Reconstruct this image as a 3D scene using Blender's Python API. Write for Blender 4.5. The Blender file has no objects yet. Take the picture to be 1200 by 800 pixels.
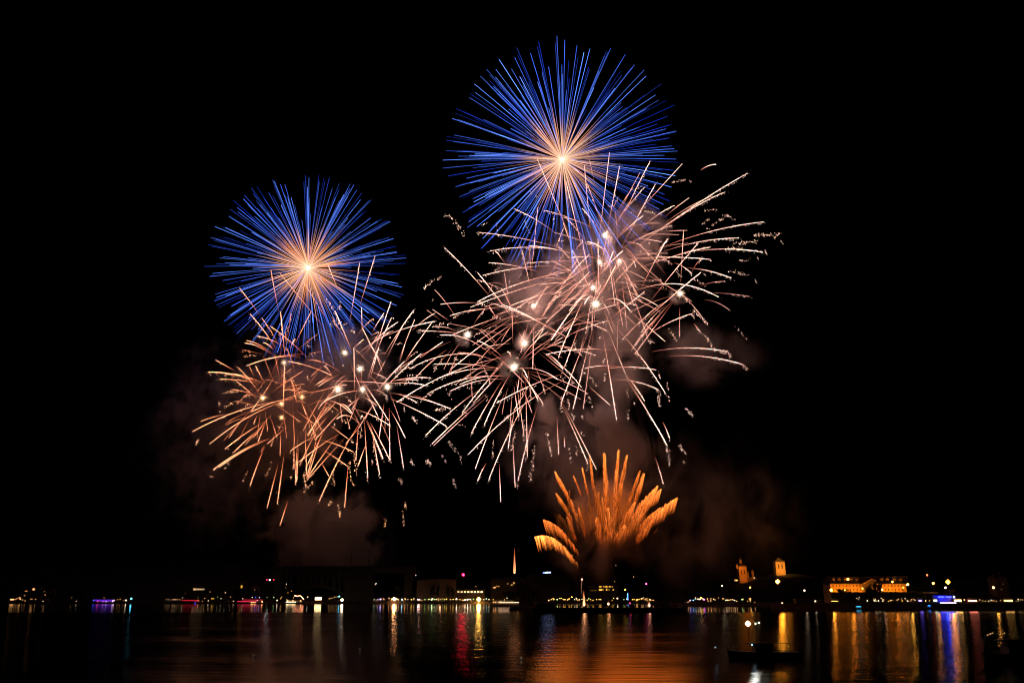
import bpy, math, random
from mathutils import Vector
random.seed(7)
R = math.radians
sc = bpy.context.scene
C = sc.collection

# ------------------------------------------------------------------ camera, sky, moon, exposure
H = 6.3                                   # eye height over the water
PITCH = math.atan(0.30)
CP, SP = math.cos(PITCH), math.sin(PITCH)
cam = bpy.data.cameras.new('camera'); camo = bpy.data.objects.new('camera', cam); C.objects.link(camo)
camo.location = (0, 0, H); camo.rotation_euler = (math.pi/2 + PITCH, 0, 0)
cam.lens = 30.0; cam.sensor_width = 36.0; cam.clip_start = 0.5; cam.clip_end = 20000
sc.camera = camo

w = bpy.data.worlds.new('World'); sc.world = w; w.use_nodes = True
nt = w.node_tree; nt.nodes.clear()
sky = nt.nodes.new('ShaderNodeTexSky'); sky.sky_type = 'NISHITA'; sky.sun_disc = False
sky.sun_elevation = R(-4); sky.sun_rotation = R(200)
bg = nt.nodes.new('ShaderNodeBackground'); bg.inputs[1].default_value = 0.004
wo = nt.nodes.new('ShaderNodeOutputWorld')
nt.links.new(sky.outputs[0], bg.inputs[0]); nt.links.new(bg.outputs[0], wo.inputs[0])

moon = bpy.data.lights.new('moonlight', 'SUN'); moon.energy = 0.002; moon.angle = R(0.5); moon.color = (.8, .88, 1)
mo = bpy.data.objects.new('moonlight', moon); C.objects.link(mo); mo.rotation_euler = (R(50), 0, R(-30))

sc.view_settings.view_transform = 'Standard'; sc.view_settings.look = 'None'
sc.view_settings.exposure = 0; sc.view_settings.gamma = 1
sc.render.engine = 'CYCLES'
cy = sc.cycles
cy.max_bounces = 4; cy.diffuse_bounces = 1; cy.glossy_bounces = 2; cy.volume_bounces = 1
cy.transparent_max_bounces = 8; cy.transmission_bounces = 2
cy.use_denoising = True
cy.sample_clamp_indirect = 6.0; cy.sample_clamp_direct = 0
cy.use_light_tree = True
cy.volume_step_rate = 0.6; cy.volume_max_steps = 96
cy.pixel_filter_type = 'BLACKMAN_HARRIS'; cy.filter_width = 1.15

FW_LIGHT = 0.9      # global level of the fireworks' own light on smoke and shore

def P(px, py, Y):
    """point of the world seen at photo pixel (1200x800) at ground distance Y"""
    u, v = (px - 600) / 1000.0, (400 - py) / 1000.0
    dy = CP - v * SP; dz = SP + v * CP
    t = Y / dy
    return Vector((u * t, Y, H + dz * t))
def X(px, Y): return (px - 600) / 1044.0 * Y
def Z(py, Y): return P(600, py, Y).z

# ------------------------------------------------------------------ helpers
def tag(o, label=None, cat=None, group=None, kind=None):
    if label: o['label'] = label
    if cat: o['category'] = cat
    if group: o['group'] = group
    if kind: o['kind'] = kind
    return o
def empty(name, loc, label, cat, group=None, rz=0):
    o = bpy.data.objects.new(name, None); C.objects.link(o); o.location = loc; o.rotation_euler = (0, 0, rz)
    o.empty_display_size = 1
    return tag(o, label, cat, group)

class MB:
    def __init__(s): s.v = []; s.f = []; s.c = []; s.m = []
    def add(s, vs, fs, col=None, mi=0):
        n = len(s.v); s.v += [tuple(a) for a in vs]; s.f += [tuple(i + n for i in q) for q in fs]
        s.m += [mi] * len(fs)
        if col is not None: s.c += col if isinstance(col, list) else [col] * len(vs)
    def box(s, x0, x1, y0, y1, z0, z1, mi=0):
        s.add([(x0,y0,z0),(x1,y0,z0),(x1,y1,z0),(x0,y1,z0),(x0,y0,z1),(x1,y0,z1),(x1,y1,z1),(x0,y1,z1)],
              [(0,3,2,1),(4,5,6,7),(0,1,5,4),(1,2,6,5),(2,3,7,6),(3,0,4,7)], None, mi)
    def octa(s, p, r, col=None, rz=None, mi=0):
        x, y, z = p; rz = rz or r
        s.add([(x+r,y,z),(x-r,y,z),(x,y+r,z),(x,y-r,z),(x,y,z+rz),(x,y,z-rz)],
              [(0,2,4),(2,1,4),(1,3,4),(3,0,4),(2,0,5),(1,2,5),(3,1,5),(0,3,5)], col, mi)
    def tube(s, pts, rad, cols=None, n=4, mi=0):
        vs = []; cc = []
        k = len(pts)
        for i, p in enumerate(pts):
            a = pts[max(i-1, 0)]; b = pts[min(i+1, k-1)]
            d = (Vector(b) - Vector(a))
            if d.length < 1e-9: d = Vector((0, 0, 1))
            d.normalize()
            ref = Vector((0, 1, 0)) if abs(d.y) < .9 else Vector((1, 0, 0))
            e = d.cross(ref).normalized(); f = d.cross(e)
            r = rad[i] if isinstance(rad, list) else rad
            for j in range(n):
                an = 2 * math.pi * j / n
                vs.append(Vector(p) + (e * math.cos(an) + f * math.sin(an)) * r)
                if cols is not None: cc.append(cols[i])
        fs = [(i*n+j, i*n+(j+1) % n, (i+1)*n+(j+1) % n, (i+1)*n+j) for i in range(k-1) for j in range(n)]
        fs += [tuple(range(n-1, -1, -1)), tuple((k-1)*n + j for j in range(n))]
        s.add(vs, fs, cc if cols is not None else None, mi)
    def cyl(s, x, y, z0, z1, r0, r1=None, n=8, mi=0):
        r1 = r0 if r1 is None else r1
        s.tube([(x, y, z0), (x, y, z1)], [r0, r1], None, n, mi)
    def prism(s, prof, y0, y1, mi=0):
        """profile in x,z extruded in y"""
        n = len(prof)
        s.add([(x, y0, z) for x, z in prof] + [(x, y1, z) for x, z in prof],
              [tuple(range(n)), tuple(range(2*n-1, n-1, -1))] + [((i+1) % n, i, i+n, (i+1) % n + n) for i in range(n)], None, mi)
    def mesh(s, name, mats):
        me = bpy.data.meshes.new(name); me.from_pydata(s.v, [], s.f)
        mats = mats if isinstance(mats, (list, tuple)) else [mats]
        for m in mats: me.materials.append(m)
        if len(mats) > 1: me.polygons.foreach_set('material_index', s.m)
        if s.c:
            a = me.color_attributes.new('Col', 'FLOAT_COLOR', 'POINT')
            a.data.foreach_set('color', [x for c in s.c for x in (c[0], c[1], c[2], 1.0)])
        me.update()
        return me
    def build(s, name, mats, parent=None, loc=None):
        o = bpy.data.objects.new(name, s.mesh(name, mats)); C.objects.link(o)
        if parent: o.parent = parent
        if loc is not None: o.location = loc
        return o

def mat(name): 
    m = bpy.data.materials.new(name); m.use_nodes = True; m.node_tree.nodes.clear()
    return m, m.node_tree.nodes, m.node_tree.links
def surf(name, col, rough=.8, var=.25, scale=.6, metal=0):
    m, N, L = mat(name)
    b = N.new('ShaderNodeBsdfPrincipled'); o = N.new('ShaderNodeOutputMaterial')
    t = N.new('ShaderNodeTexNoise'); t.inputs['Scale'].default_value = scale; t.inputs['Detail'].default_value = 4
    tc = N.new('ShaderNodeTexCoord'); L.new(tc.outputs['Object'], t.inputs['Vector'])
    r = N.new('ShaderNodeValToRGB')
    r.color_ramp.elements[0].position = .3; r.color_ramp.elements[1].position = .7
    r.color_ramp.elements[0].color = tuple(c * (1 - var) for c in col) + (1,)
    r.color_ramp.elements[1].color = tuple(min(1, c * (1 + var)) for c in col) + (1,)
    L.new(t.outputs[0], r.inputs[0]); L.new(r.outputs[0], b.inputs['Base Color'])
    b.inputs['Roughness'].default_value = rough; b.inputs['Metallic'].default_value = metal
    L.new(b.outputs[0], o.inputs[0]); return m
def emis_attr(name, sampling='NONE'):
    m, N, L = mat(name)
    a = N.new('ShaderNodeAttribute'); a.attribute_name = 'Col'
    e = N.new('ShaderNodeEmission'); o = N.new('ShaderNodeOutputMaterial')
    L.new(a.outputs['Color'], e.inputs[0]); L.new(e.outputs[0], o.inputs[0])
    m.cycles.emission_sampling = sampling
    return m
def emis_obj(name, sampling='FRONT'):
    m, N, L = mat(name)
    a = N.new('ShaderNodeObjectInfo')
    e = N.new('ShaderNodeEmission'); o = N.new('ShaderNodeOutputMaterial')
    L.new(a.outputs['Color'], e.inputs[0]); L.new(e.outputs[0], o.inputs[0])
    m.cycles.emission_sampling = sampling
    return m
def emis(name, col, s, sampling='FRONT'):
    m, N, L = mat(name)
    e = N.new('ShaderNodeEmission'); o = N.new('ShaderNodeOutputMaterial')
    e.inputs[0].default_value = tuple(col) + (1,); e.inputs[1].default_value = s
    L.new(e.outputs[0], o.inputs[0]); m.cycles.emission_sampling = sampling
    return m

M_SPARK = emis_attr('burning_sparks')
M_LAMP = emis_obj('lamp_light')
M_WIN = emis_obj('lit_window', 'NONE')
M_POST = surf('dark_post_metal', (.05, .05, .05), .6)
M_WALL = surf('plaster_wall', (.42, .36, .28), .9, .12, .25)
M_WALLD = surf('dull_house_wall', (.11, .09, .075), .9, .2, .3)
M_TOWER = surf('floodlit_ochre_wall', (.30, .19, .10), .9, .15, .4)
M_FACADE = surf('ochre_facade', (.40, .27, .14), .9, .12, .3)
M_STONE = surf('quay_stone', (.17, .13, .11), .85, .35, .5)
M_ROOF = surf('slate_roof', (.05, .04, .04), .8, .3, .8)
M_ROOFP = surf('tin_roof', (.22, .17, .14), .6, .2, .3)
M_HULL = surf('painted_hull', (.10, .10, .11), .4, .2, .5)
M_WHITE = surf('white_boat_paint', (.45, .44, .42), .4, .1, .5)
M_DARK = surf('dark_hull', (.006, .006, .007), .5, .2, .5)
M_LEAF = surf('leaves', (.018, .028, .012), .9, .4, 1.5)
M_BARK = surf('bark', (.05, .035, .025), .95, .3, 2)
M_GLASS = surf('dark_window_glass', (.02, .02, .025), .2, .1, 1)
M_BLOCK = surf('dark_render_wall', (.03, .028, .026), .9, .2, .2)
M_CONC = surf('bridge_concrete', (.022, .02, .019), .9, .2, .1)
M_CLOTH = surf('stall_canvas', (.35, .32, .28), .9, .15, 1)

# ------------------------------------------------------------------ water and land
def shore(x, y):
    """signed 'inland distance' (m) of a ground point, negative on the lake"""
    a = y - 1056
    b = min(y - 766, (x - 140) * 1.2)
    c = min(y - 536, x - (163 + (y - 536) * .28))
    return max(a, b, c)
def smooth(t): t = max(0, min(1, t)); return t * t * (3 - 2 * t)
def skyline(px):
    pts = [(-900, 660), (0, 662), (110, 656), (200, 652), (300, 655), (335, 668), (352, 695), (470, 695), (500, 682), (620, 676),
           (700, 682), (790, 684), (850, 684), (880, 681), (905, 673), (930, 672), (980, 678), (1100, 682), (1200, 674), (2200, 660)]
    for (a, b), (c, d) in zip(pts, pts[1:]):
        if a <= px <= c: return b + (d - b) * (px - a) / (c - a)
    return 680
def ground_z(x, y):
    s = shore(x, y)
    if s < 0: return max(-6, s * .5) - .6
    px = 600 + x / max(y, 1) * 1044
    if px > 786: top = Z(skyline(px), max(760, min(y, 1000))) - 2; k = smooth((s - 34) / 90)
    else: top = Z(skyline(px), 1500) - 2; k = smooth((s - 45) / 420)
    n = math.sin(x * .013 + 1) * math.cos(y * .011) * 4 + math.sin(x * .041) * math.sin(y * .037 + 2) * 1.5
    return 2.0 + k * max(0, top - 2) + n * k * .6
mb = MB()
xs = [-9000, -6000, -4000, -2800] + [-2000 + 16 * i for i in range(251)] + [2800, 4000, 6000, 9000]
ys = [-800, -200, 200, 400] + [500 + 14 * i for i in range(100)] + [2000, 2400, 3200, 5000, 9000, 14000]
for y in ys:
    for x in xs: mb.v.append((x, y, ground_z(x, y)))
nx = len(xs)
mb.f = [(j*nx+i, j*nx+i+1, (j+1)*nx+i+1, (j+1)*nx+i) for j in range(len(ys)-1) for i in range(nx-1)]
mb.m = [0] * len(mb.f)
M_GROUND = surf('night_grass_ground', (.006, .007, .005), 1, .4, .02)
g = mb.build('ground', M_GROUND); tag(g, 'dark wooded shore and low hills behind the lake', 'ground', kind='structure')
for p in g.data.polygons: p.use_smooth = True

m, N, L = mat('lake_water')
b = N.new('ShaderNodeBsdfAnisotropic'); o = N.new('ShaderNodeOutputMaterial'); b.distribution = 'BECKMANN'
b.inputs['Color'].default_value = (.92, .92, .92, 1); b.inputs['Anisotropy'].default_value = .6
tv = N.new('ShaderNodeCombineXYZ'); tv.inputs[1].default_value = 1.0; L.new(tv.outputs[0], b.inputs['Tangent'])
df = N.new('ShaderNodeBsdfDiffuse'); df.inputs[0].default_value = (.002, .003, .004, 1)
fr = N.new('ShaderNodeFresnel'); fr.inputs[0].default_value = 1.33
mx = N.new('ShaderNodeMixShader')
L.new(fr.outputs[0], mx.inputs[0]); L.new(df.outputs[0], mx.inputs[1]); L.new(b.outputs[0], mx.inputs[2])
geo = N.new('ShaderNodeNewGeometry'); sx = N.new('ShaderNodeSeparateXYZ'); L.new(geo.outputs['Position'], sx.inputs[0])
mr = N.new('ShaderNodeMapRange'); mr.inputs['From Min'].default_value = 400; mr.inputs['From Max'].default_value = 455
mr.inputs['To Min'].default_value = .192; mr.inputs['To Max'].default_value = .07
nz = N.new('ShaderNodeTexNoise'); nz.inputs['Scale'].default_value = .012; nz.inputs['Detail'].default_value = 3
L.new(geo.outputs['Position'], nz.inputs['Vector'])
ma = N.new('ShaderNodeMath'); ma.operation = 'MULTIPLY_ADD'; ma.inputs[1].default_value = 60
L.new(nz.outputs[0], ma.inputs[0]); L.new(sx.outputs['Y'], ma.inputs[2]); L.new(ma.outputs[0], mr.inputs['Value'])
# patches of livelier and calmer water
n3 = N.new('ShaderNodeTexNoise'); n3.inputs['Scale'].default_value = .03; n3.inputs['Detail'].default_value = 4
mp3 = N.new('ShaderNodeMapping'); mp3.inputs['Scale'].default_value = (.35, 1.6, 1)
L.new(geo.outputs['Position'], mp3.inputs[0]); L.new(mp3.outputs[0], n3.inputs['Vector'])
m3 = N.new('ShaderNodeMapRange'); m3.inputs['From Min'].default_value = .3; m3.inputs['From Max'].default_value = .7
m3.inputs['To Min'].default_value = .8; m3.inputs['To Max'].default_value = 1.15
L.new(n3.outputs[0], m3.inputs['Value'])
mm = N.new('ShaderNodeMath'); mm.operation = 'MULTIPLY'; L.new(mr.outputs[0], mm.inputs[0]); L.new(m3.outputs[0], mm.inputs[1])
L.new(mm.outputs[0], b.inputs['Roughness'])
mp = N.new('ShaderNodeMapping'); mp.inputs['Scale'].default_value = (.10, .42, 1)
L.new(geo.outputs['Position'], mp.inputs[0])
n2 = N.new('ShaderNodeTexNoise'); n2.inputs['Scale'].default_value = 1.0; n2.inputs['Detail'].default_value = 3
L.new(mp.outputs[0], n2.inputs['Vector'])
bu = N.new('ShaderNodeBump'); bu.inputs['Strength'].default_value = .4; bu.inputs['Distance'].default_value = .11
L.new(n2.outputs[0], bu.inputs['Height']); L.new(bu.outputs[0], b.inputs['Normal'])
L.new(mx.outputs[0], o.inputs[0]); M_WATER = m
mb = MB(); mb.add([(-9000,-800,0),(9000,-800,0),(9000,2500,0),(-9000,2500,0)], [(0,1,2,3)])
tag(mb.build('water', M_WATER), 'black lake water carrying the coloured reflections', 'water', kind='structure')

# ------------------------------------------------------------------ fireworks
FY = 470.0          # distance of the launch pontoon and the bursts
PX = FY / 1044.0    # metres per photo pixel there
LY = 1220.0         # the left hand shells burst beyond the viaduct
def mulc(c, k): return (c[0]*k, c[1]*k, c[2]*k)
def lerpc(a, b, t): return tuple(x + (y - x) * t for x, y in zip(a, b))
def spot_light(name, loc, target, col, watt, parent, cone=50):
    l = bpy.data.lights.new(name, 'SPOT'); l.color = col; l.energy = watt; l.shadow_soft_size = .3; l.spot_size = R(cone + 50); l.spot_blend = 1
    o = bpy.data.objects.new(name, l); C.objects.link(o); o.parent = parent; o.location = Vector(loc) - parent.location
    o.rotation_euler = (Vector(target) - Vector(loc)).to_track_quat('-Z', 'Y').to_euler(); return o
def ball(m_, c, r, col):
    vs = [(c[0], c[1], c[2] + r)]; fs = []
    for i in range(1, 6):
        for j in range(10):
            a, b = math.pi * i / 6, math.pi * j / 5
            vs.append((c[0] + r * math.sin(a) * math.cos(b), c[1] + r * math.sin(a) * math.sin(b), c[2] + r * math.cos(a)))
    vs.append((c[0], c[1], c[2] - r))
    for j in range(10):
        fs.append((0, 1 + j, 1 + (j + 1) % 10)); fs.append((51, 41 + (j + 1) % 10, 41 + j))
        for i in range(4): fs.append((1 + i*10 + j, 11 + i*10 + j, 11 + i*10 + (j+1) % 10, 1 + i*10 + (j+1) % 10))
    m_.add(vs, fs, col)
def point_light(name, loc, col, watt, parent=None, rad=1.0):
    l = bpy.data.lights.new(name, 'POINT'); l.color = col; l.energy = watt; l.shadow_soft_size = rad
    o = bpy.data.objects.new(name, l); C.objects.link(o)
    if parent: o.parent = parent; o.location = Vector(loc) - parent.location
    else: o.location = loc
    return o

def chrysanthemum(px, py, Y, rpx, label, seed, inner=.40, orange=(1.0, .34, .13), k=1.0, n=190):
    rnd = random.Random(seed)
    c = P(px, py, Y); root = empty('chrysanthemum_firework', c, label, 'firework', 'round blue chrysanthemum fireworks')
    Rm = rpx * Y / (1000.0 * (CP - (400 - py) / 1000.0 * SP)); W_ = Y / 470.0
    trails = []
    for i in range(n):
        # even directions on the sphere, jittered
        zz = 1 - 2 * (i + .5) / n; zz = max(-1, min(1, zz + rnd.uniform(-.05, .05))); a = i * 2.399963 + rnd.uniform(-.16, .16)
        q = math.sqrt(max(0, 1 - zz * zz))
        d = Vector((q * math.cos(a), zz, q * math.sin(a)))
        if rnd.random() < .12 and abs(d.y) < .9:      # some stars flew as pairs
            trails.append((d + Vector((rnd.uniform(-.03, .03), 0, rnd.uniform(-.03, .03))), rnd.uniform(.75, .95)))
        trails.append((d, rnd.uniform(.93, 1.02) if rnd.random() < .8 else rnd.uniform(.65, .93)))
    trails.sort(key=lambda t: -t[1] * math.hypot(t[0].x, t[0].z))
    rest = MB()
    for i, (d, ln) in enumerate(trails):
        white = rnd.random() ** 1.4; bright = rnd.uniform(.35, 1.25) * (.7 + 1.1 * white) * k
        blue = lerpc((.014, .045, .50), (.13, .27, 1.0), white)
        ori = mulc(lerpc(orange, (1.0, .60, .42), rnd.random() ** 1.3), rnd.uniform(.8, 2.3))
        pts, rad, col = [], [], []
        inn = inner * rnd.uniform(.7, 1.25)
        for j in range(15):
            t = .015 + .985 * j / 14
            p = d * (t * Rm * ln); p.z -= 2.0 * t * t * Rm / 60
            pts.append(p)
            wdt = (.052 + .020 * min(1, t * 2.4)) * (1 if t < .95 else .75)
            rad.append(wdt * (.9 + .35 * white) * W_)
            if t < inn * .7: cc = mulc(lerpc((1.2, .85, .6), ori, min(1, t / (inn * .45))), 1.0)
            elif t < inn * 1.25:
                s = (t - inn * .7) / (inn * .55); cc = lerpc(mulc(ori, .8), mulc(blue, .6 * bright), smooth(s))
            else: cc = mulc(blue, bright * (.65 + .45 * t) * rnd.uniform(.8, 1.2))
            col.append(cc)
        if i < 100:
            one = MB(); one.tube(pts, rad, col); one.build('spark_trail', M_SPARK, root)
        else: rest.tube(pts, rad, col)
    tag(rest.build('fine_spark_trails', M_SPARK, root), kind='stuff')
    mbc = MB(); ball(mbc, (0, 0, 0), 3.0 * PX * W_, (9, 6.5, 4.2))
    for i in range(40):
        d = Vector((rnd.gauss(0, 1), rnd.gauss(0, 1), rnd.gauss(0, 1))).normalized()
        mbc.tube([d * .5, d * rnd.uniform(5, 14) * PX * W_], [.25 * W_, .05 * W_], [(4, 2.4, 1.4), (1.1, .5, .25)], 3)
    mbc.build('flash_core', M_SPARK, root)
    return root, c

ch1, c1 = chrysanthemum(659, 187, FY - 15, 139, 'large blue chrysanthemum firework with pink orange heart, highest in the sky', 3, .39, (1.0, .36, .19), 1.7, 350)
ch2, c2 = chrysanthemum(361, 314, LY, 115, 'smaller blue chrysanthemum firework with orange heart, on the left', 11, .42, (1.0, .27, .06), 1.15, 340)

# bursts: photo pixel of the white flash, size, warmth (0 white-pink .. 1 orange), label
BURSTS = [
 (709, 276, 3.0, .10, 'firework burst whose white flash sits just under the big blue chrysanthemum'),
 (703, 307, 2.4, .15, 'firework burst with small flash between the topmost flash and the smoky pair'),
 (726, 306, 2.4, .15, 'firework burst with a curled bright spark just right of its flash'),
 (695, 337, 2.6, .15, 'firework burst with flash directly above the brightest double flash'),
 (698, 356, 4.2, .10, 'brightest double flash firework burst at the middle of the large cluster'),
 (625, 358, 2.2, .20, 'small flash firework burst left of the brightest double flash'),
 (548, 392, 3.2, .05, 'firework burst with lone star shaped flash at the far left of the large cluster'),
 (615, 402, 2.8, .15, 'firework burst with flash just above the lowest large white flash'),
 (602, 430, 4.0, .10, 'firework burst with the lowest large white flash and drooping glitter trails'),
 (797, 344, 3.0, .25, 'firework burst with lone flash at the right edge of the large cluster'),
 (404, 413, 2.6, .30, 'firework burst with highest white flash of the left cluster, beside a smoke puff'),
 (422, 432, 2.8, .15, 'firework burst with white flash in the upper middle of the left cluster'),
 (396, 456, 3.4, .30, 'firework burst with largest white flash of the left cluster'),
 (425, 456, 2.6, .25, 'firework burst with white flash between two others in the left cluster'),
 (454, 453, 2.8, .15, 'firework burst with rightmost white flash of the left cluster'),
 (354, 465, 2.0, .9, 'orange firework burst with rightmost of the four low amber flashes'),
 (308, 466, 2.3, .8, 'orange firework burst with leftmost of the amber flashes'),
 (330, 473, 2.1, .9, 'orange firework burst with middle amber flash over the smallest one'),
 (330, 489, 1.8, .9, 'orange firework burst with lowest and smallest amber flash'),
 (333, 425, 2.0, .6, 'orange pink firework burst with amber flash under the smaller chrysanthemum'),
]
rnd = random.Random(5)
BY = [FY + rnd.uniform(-28, 28) if b[0] > 500 else LY + rnd.uniform(-70, 70) for b in BURSTS]
broots = []
for (bx, by, sz, wm, lab), yy in zip(BURSTS, BY):
    root = empty('firework_burst', P(bx, by, yy), lab, 'firework', 'crossing glitter bursts of the two clusters')
    broots.append(root)
    m_ = MB(); colr = lerpc((9, 6.6, 5.0), (8, 3.6, 1.1), wm)
    K_ = PX * yy / FY
    ball(m_, (0, 0, 0), sz * K_ * .8, colr)
    for i in range(190):  # fine spikes fading outwards imitate the soft glow round the flash
        d = Vector((rnd.gauss(0, 1), rnd.gauss(0, 1), rnd.gauss(0, 1))).normalized()
        a_ = rnd.uniform(1.3, 3.6) * (.75 if i % 6 else 1)
        m_.tube([d * .7 * sz * K_, d * a_ * sz * K_], [.085 * yy / FY, .02 * yy / FY], [mulc(colr, .22), mulc(colr, .02)], 3)
    m_.build('flash_core', M_SPARK, root)

# digitised trails: tile origin, entries (x0,y0 inner end, x1,y1 tip, arch, weight, glitter); tile units are 0.15 photo pixels
T = []
GL = []
def tile(ox, oy, tr, gl=()):
    for q in tr:
        q = tuple(q) + (0, 1, .4)[len(q) - 4:]
        T.append((ox + q[0]*.15, oy + q[1]*.15, ox + q[2]*.15, oy + q[3]*.15, q[4]*.15, q[5], q[6]))
    for q in gl: GL.append((ox + q[0]*.15, oy + q[1]*.15, ox + q[2]*.15, oy + q[3]*.15, q[4] if len(q) > 4 else 1))
tile(500, 180, [(1140,700,865,45,0,1.1,.1),(1050,740,400,615,18,1,.6),(1130,775,500,760,35,1,1),(1130,780,800,720,10,1.3,.3),
 (1020,630,680,430,15,1,.3),(1200,540,920,445,10,.9,.3),(830,800,868,420,0,.9,.3),(985,800,1070,580,0,.8,.1)],
 [(135,490,185,485,1.5),(185,485,300,650,1.6),(430,565,490,540),(545,545,555,605),(765,520,800,620),(810,305,870,340,.7),(1010,670,1080,690),(985,450,990,550)])
tile(660, 180, [(265,790,362,-10,0,1,.1),(345,590,440,100,-5,1,1),(440,560,680,60,15,1,.8),(395,550,600,150,8,.6,0),(600,440,930,80,0,1,.1),
 (460,730,720,240,8,1,1),(440,650,625,485,10,1.1,.2),(590,600,870,405,18,1.2,.5),(800,490,985,345,5,.8,0),(780,610,970,600,3,.7,0),
 (520,660,770,690,6,.8,.1),(460,680,625,720,5,.7,0),(720,800,820,665,8,.9,.8),(360,790,190,690,22,2,.4),(280,600,150,430,8,1.5,.7),
 (215,640,165,90,0,.9,.2),(165,800,20,210,-8,1.2,.3),(250,250,205,50,0,.5,0),(65,720,0,540,0,1,0),(95,750,150,690,0,.8,0)],
 [(340,410,380,415),(560,285,620,250),(610,440,710,470,1.5),(850,225,950,210),(990,215,1000,225,.6),(500,470,560,455,.7),(670,690,672,715,1.6),(655,780,662,790,1.6)])
tile(0, 0, [])
T += [(735,298,876,203,4,1.3,.9),(772,272,850,225,4,1.1,.6),(776,264,834,230,3,.7,0),(780,288,895,260,4,1.2,.8),(777,295,866,279,4,1.1,1)]
tile(780, 180, [(275,130,395,85,12,1.8,0),(60,800,350,730,8,.8,.2),(210,765,760,770,22,1.3,.7)],
 [(50,225,155,205),(180,210,200,220,.6),(300,445,400,435,1.2),(285,550,350,505,1.2),(320,590,490,480,1.4),(480,480,545,520),(690,640,900,630,2.4),(520,700,710,690,2),
  (480,740,600,740,2),(775,755,790,790,.9),(895,675,920,710,.6),(845,655,860,665,.7),(440,480,500,485,1)])
tile(480, 280, [(620,440,275,70,12,1.2,.6),(820,640,530,260,6,1.1,.7),(745,185,670,90,0,.8,.2),(780,530,740,260,0,.7,.1),(960,450,880,90,0,1,.5),
 (950,250,980,0,0,.8,.1),(1050,270,620,185,15,1.1,.2),(1170,210,570,285,22,1,.5),(1200,265,530,490,32,1.2,.6),(1200,300,480,530,14,1,.3),
 (1200,395,780,525,12,1,.2),(1200,310,830,550,10,.9,.1),(1130,720,720,510,15,1.6,.6),(1200,750,640,500,20,1,.3),(700,545,315,600,20,.9,.5),
 (540,500,240,510,8,1,.1),(760,590,330,750,6,1,.1),(970,640,962,1015,0,.9,0),(690,640,620,520,0,.6,.3),(615,430,650,355,0,.5,0),
 (310,640,180,550,0,.7,0),(240,630,135,555,0,.5,0),(640,905,240,750,50,1.1,.5),(1120,300,960,560,8,.8,0),(1200,330,1040,600,0,.7,0),(1150,560,960,790,0,.9,.1)],
 [(110,385,160,340,2.4),(160,340,260,290,1.3),(665,245,720,215,1.3),(855,300,875,260),(180,680,280,655,1.3),(290,690,370,590,1.3),(650,610,740,625,1.6),(783,320,780,355,.7),
  (540,490,610,525,2),(175,490,185,465,.4),(1060,370,1090,380,1.2),(990,400,1040,350,1.2)])
tile(640, 280, [(740,390,945,0,8,1.1,.4),(820,480,1190,30,8,1,.3),(770,640,1210,260,8,1.2,.4),(760,770,1130,585,18,1,.5),
 (620,160,1285,160,18,1.2,.3),(650,260,1280,65,18,.9,.3),(540,390,870,520,18,1,.1),(650,560,930,800,0,.9,.1),(450,490,655,560,55,1.6,.2),(600,230,685,520,-5,.9,.1),
 (430,430,545,210,8,1.6,.2),(420,280,600,90,8,1.7,.4),(470,240,525,95,0,1.4,.2),(410,420,405,0,0,1.3,.2),(300,280,200,80,0,1.4,.6),(345,340,280,0,0,1,.2),
 (230,630,560,510,12,.9,0),(490,630,770,410,0,.9,.3),(100,790,480,640,14,.9,.6),(340,390,40,790,20,1.8,.3),(300,450,160,770,0,1.2,.2),
 (0,560,340,120,35,1,.4),(0,660,340,255,15,.9,.2),(0,430,350,200,10,.8,.1),(0,300,150,260,6,.9,0),(345,520,100,515,0,.8,0),(380,470,300,510,40,1.8,.2),
 (545,380,600,680,-8,.6,0),(200,620,470,715,12,.8,.2),(0,680,150,760,0,.8,0),(660,170,700,220,25,1.8,0),(560,400,760,500,10,.7,0),(620,300,700,400,0,.5,0),
 (350,390,180,560,8,1.2,.1),(330,380,0,650,10,1,.1),(290,330,0,520,10,.9,.1),(360,440,230,500,25,1.3,.1),(300,260,60,430,0,.7,0),(280,120,200,220,0,.7,0),(0,440,120,410,0,.8,0)],
 [(795,110,805,130,2),(735,95,742,100,1),(1000,230,1050,290,1.4),(890,310,940,390,1.1),(950,700,1020,790),(1130,560,1160,620,1.6),(130,700,180,690,1.4),(150,230,200,270,1.2),(500,340,510,350,.8),(570,630,575,640,.5)])
T += [(740,343,842,348,13,1.5,.4),(805,314,857,326,2.5,1.3,.6),(790,308,811,321,2,1.1,.6)]
tile(760, 280, [(350,655,405,725,0,.9,.4)],
 [(370,320,440,370,1.3),(640,250,790,285,1.6),(700,170,800,170,1.2),(910,90,930,125,.7),(850,135,860,160,.7),(280,450,320,510,1.1),(345,545,460,665,1.9),
  (410,740,480,790,1.1),(670,670,770,780,1),(155,700,220,795,1),(830,315,850,350,.6),(430,270,450,290,.7)])
T += [(585,424,480,432,13,1,.3),(561,457,499,510,3,1.2,.9),(570,461,506,520,1,1,.2),(573,463,508,522,1,.8,0),(613,371,529,432,2,1,.1),
 (600,417,465,471,9,1.2,.6),(588,447,552,508,2,1.1,.5),(591,461,557,549,2,1.1,.1),(660,438,582,472,3,1.2,.9),(660,446,549,532,8,1.1,.6),
 (616,445,618,535,0,1,.3),(626,455,573,561,7,1,.8),(631,473,607,563,5,1,.6),(620,452,602,481,0,.8,.1)]
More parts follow.
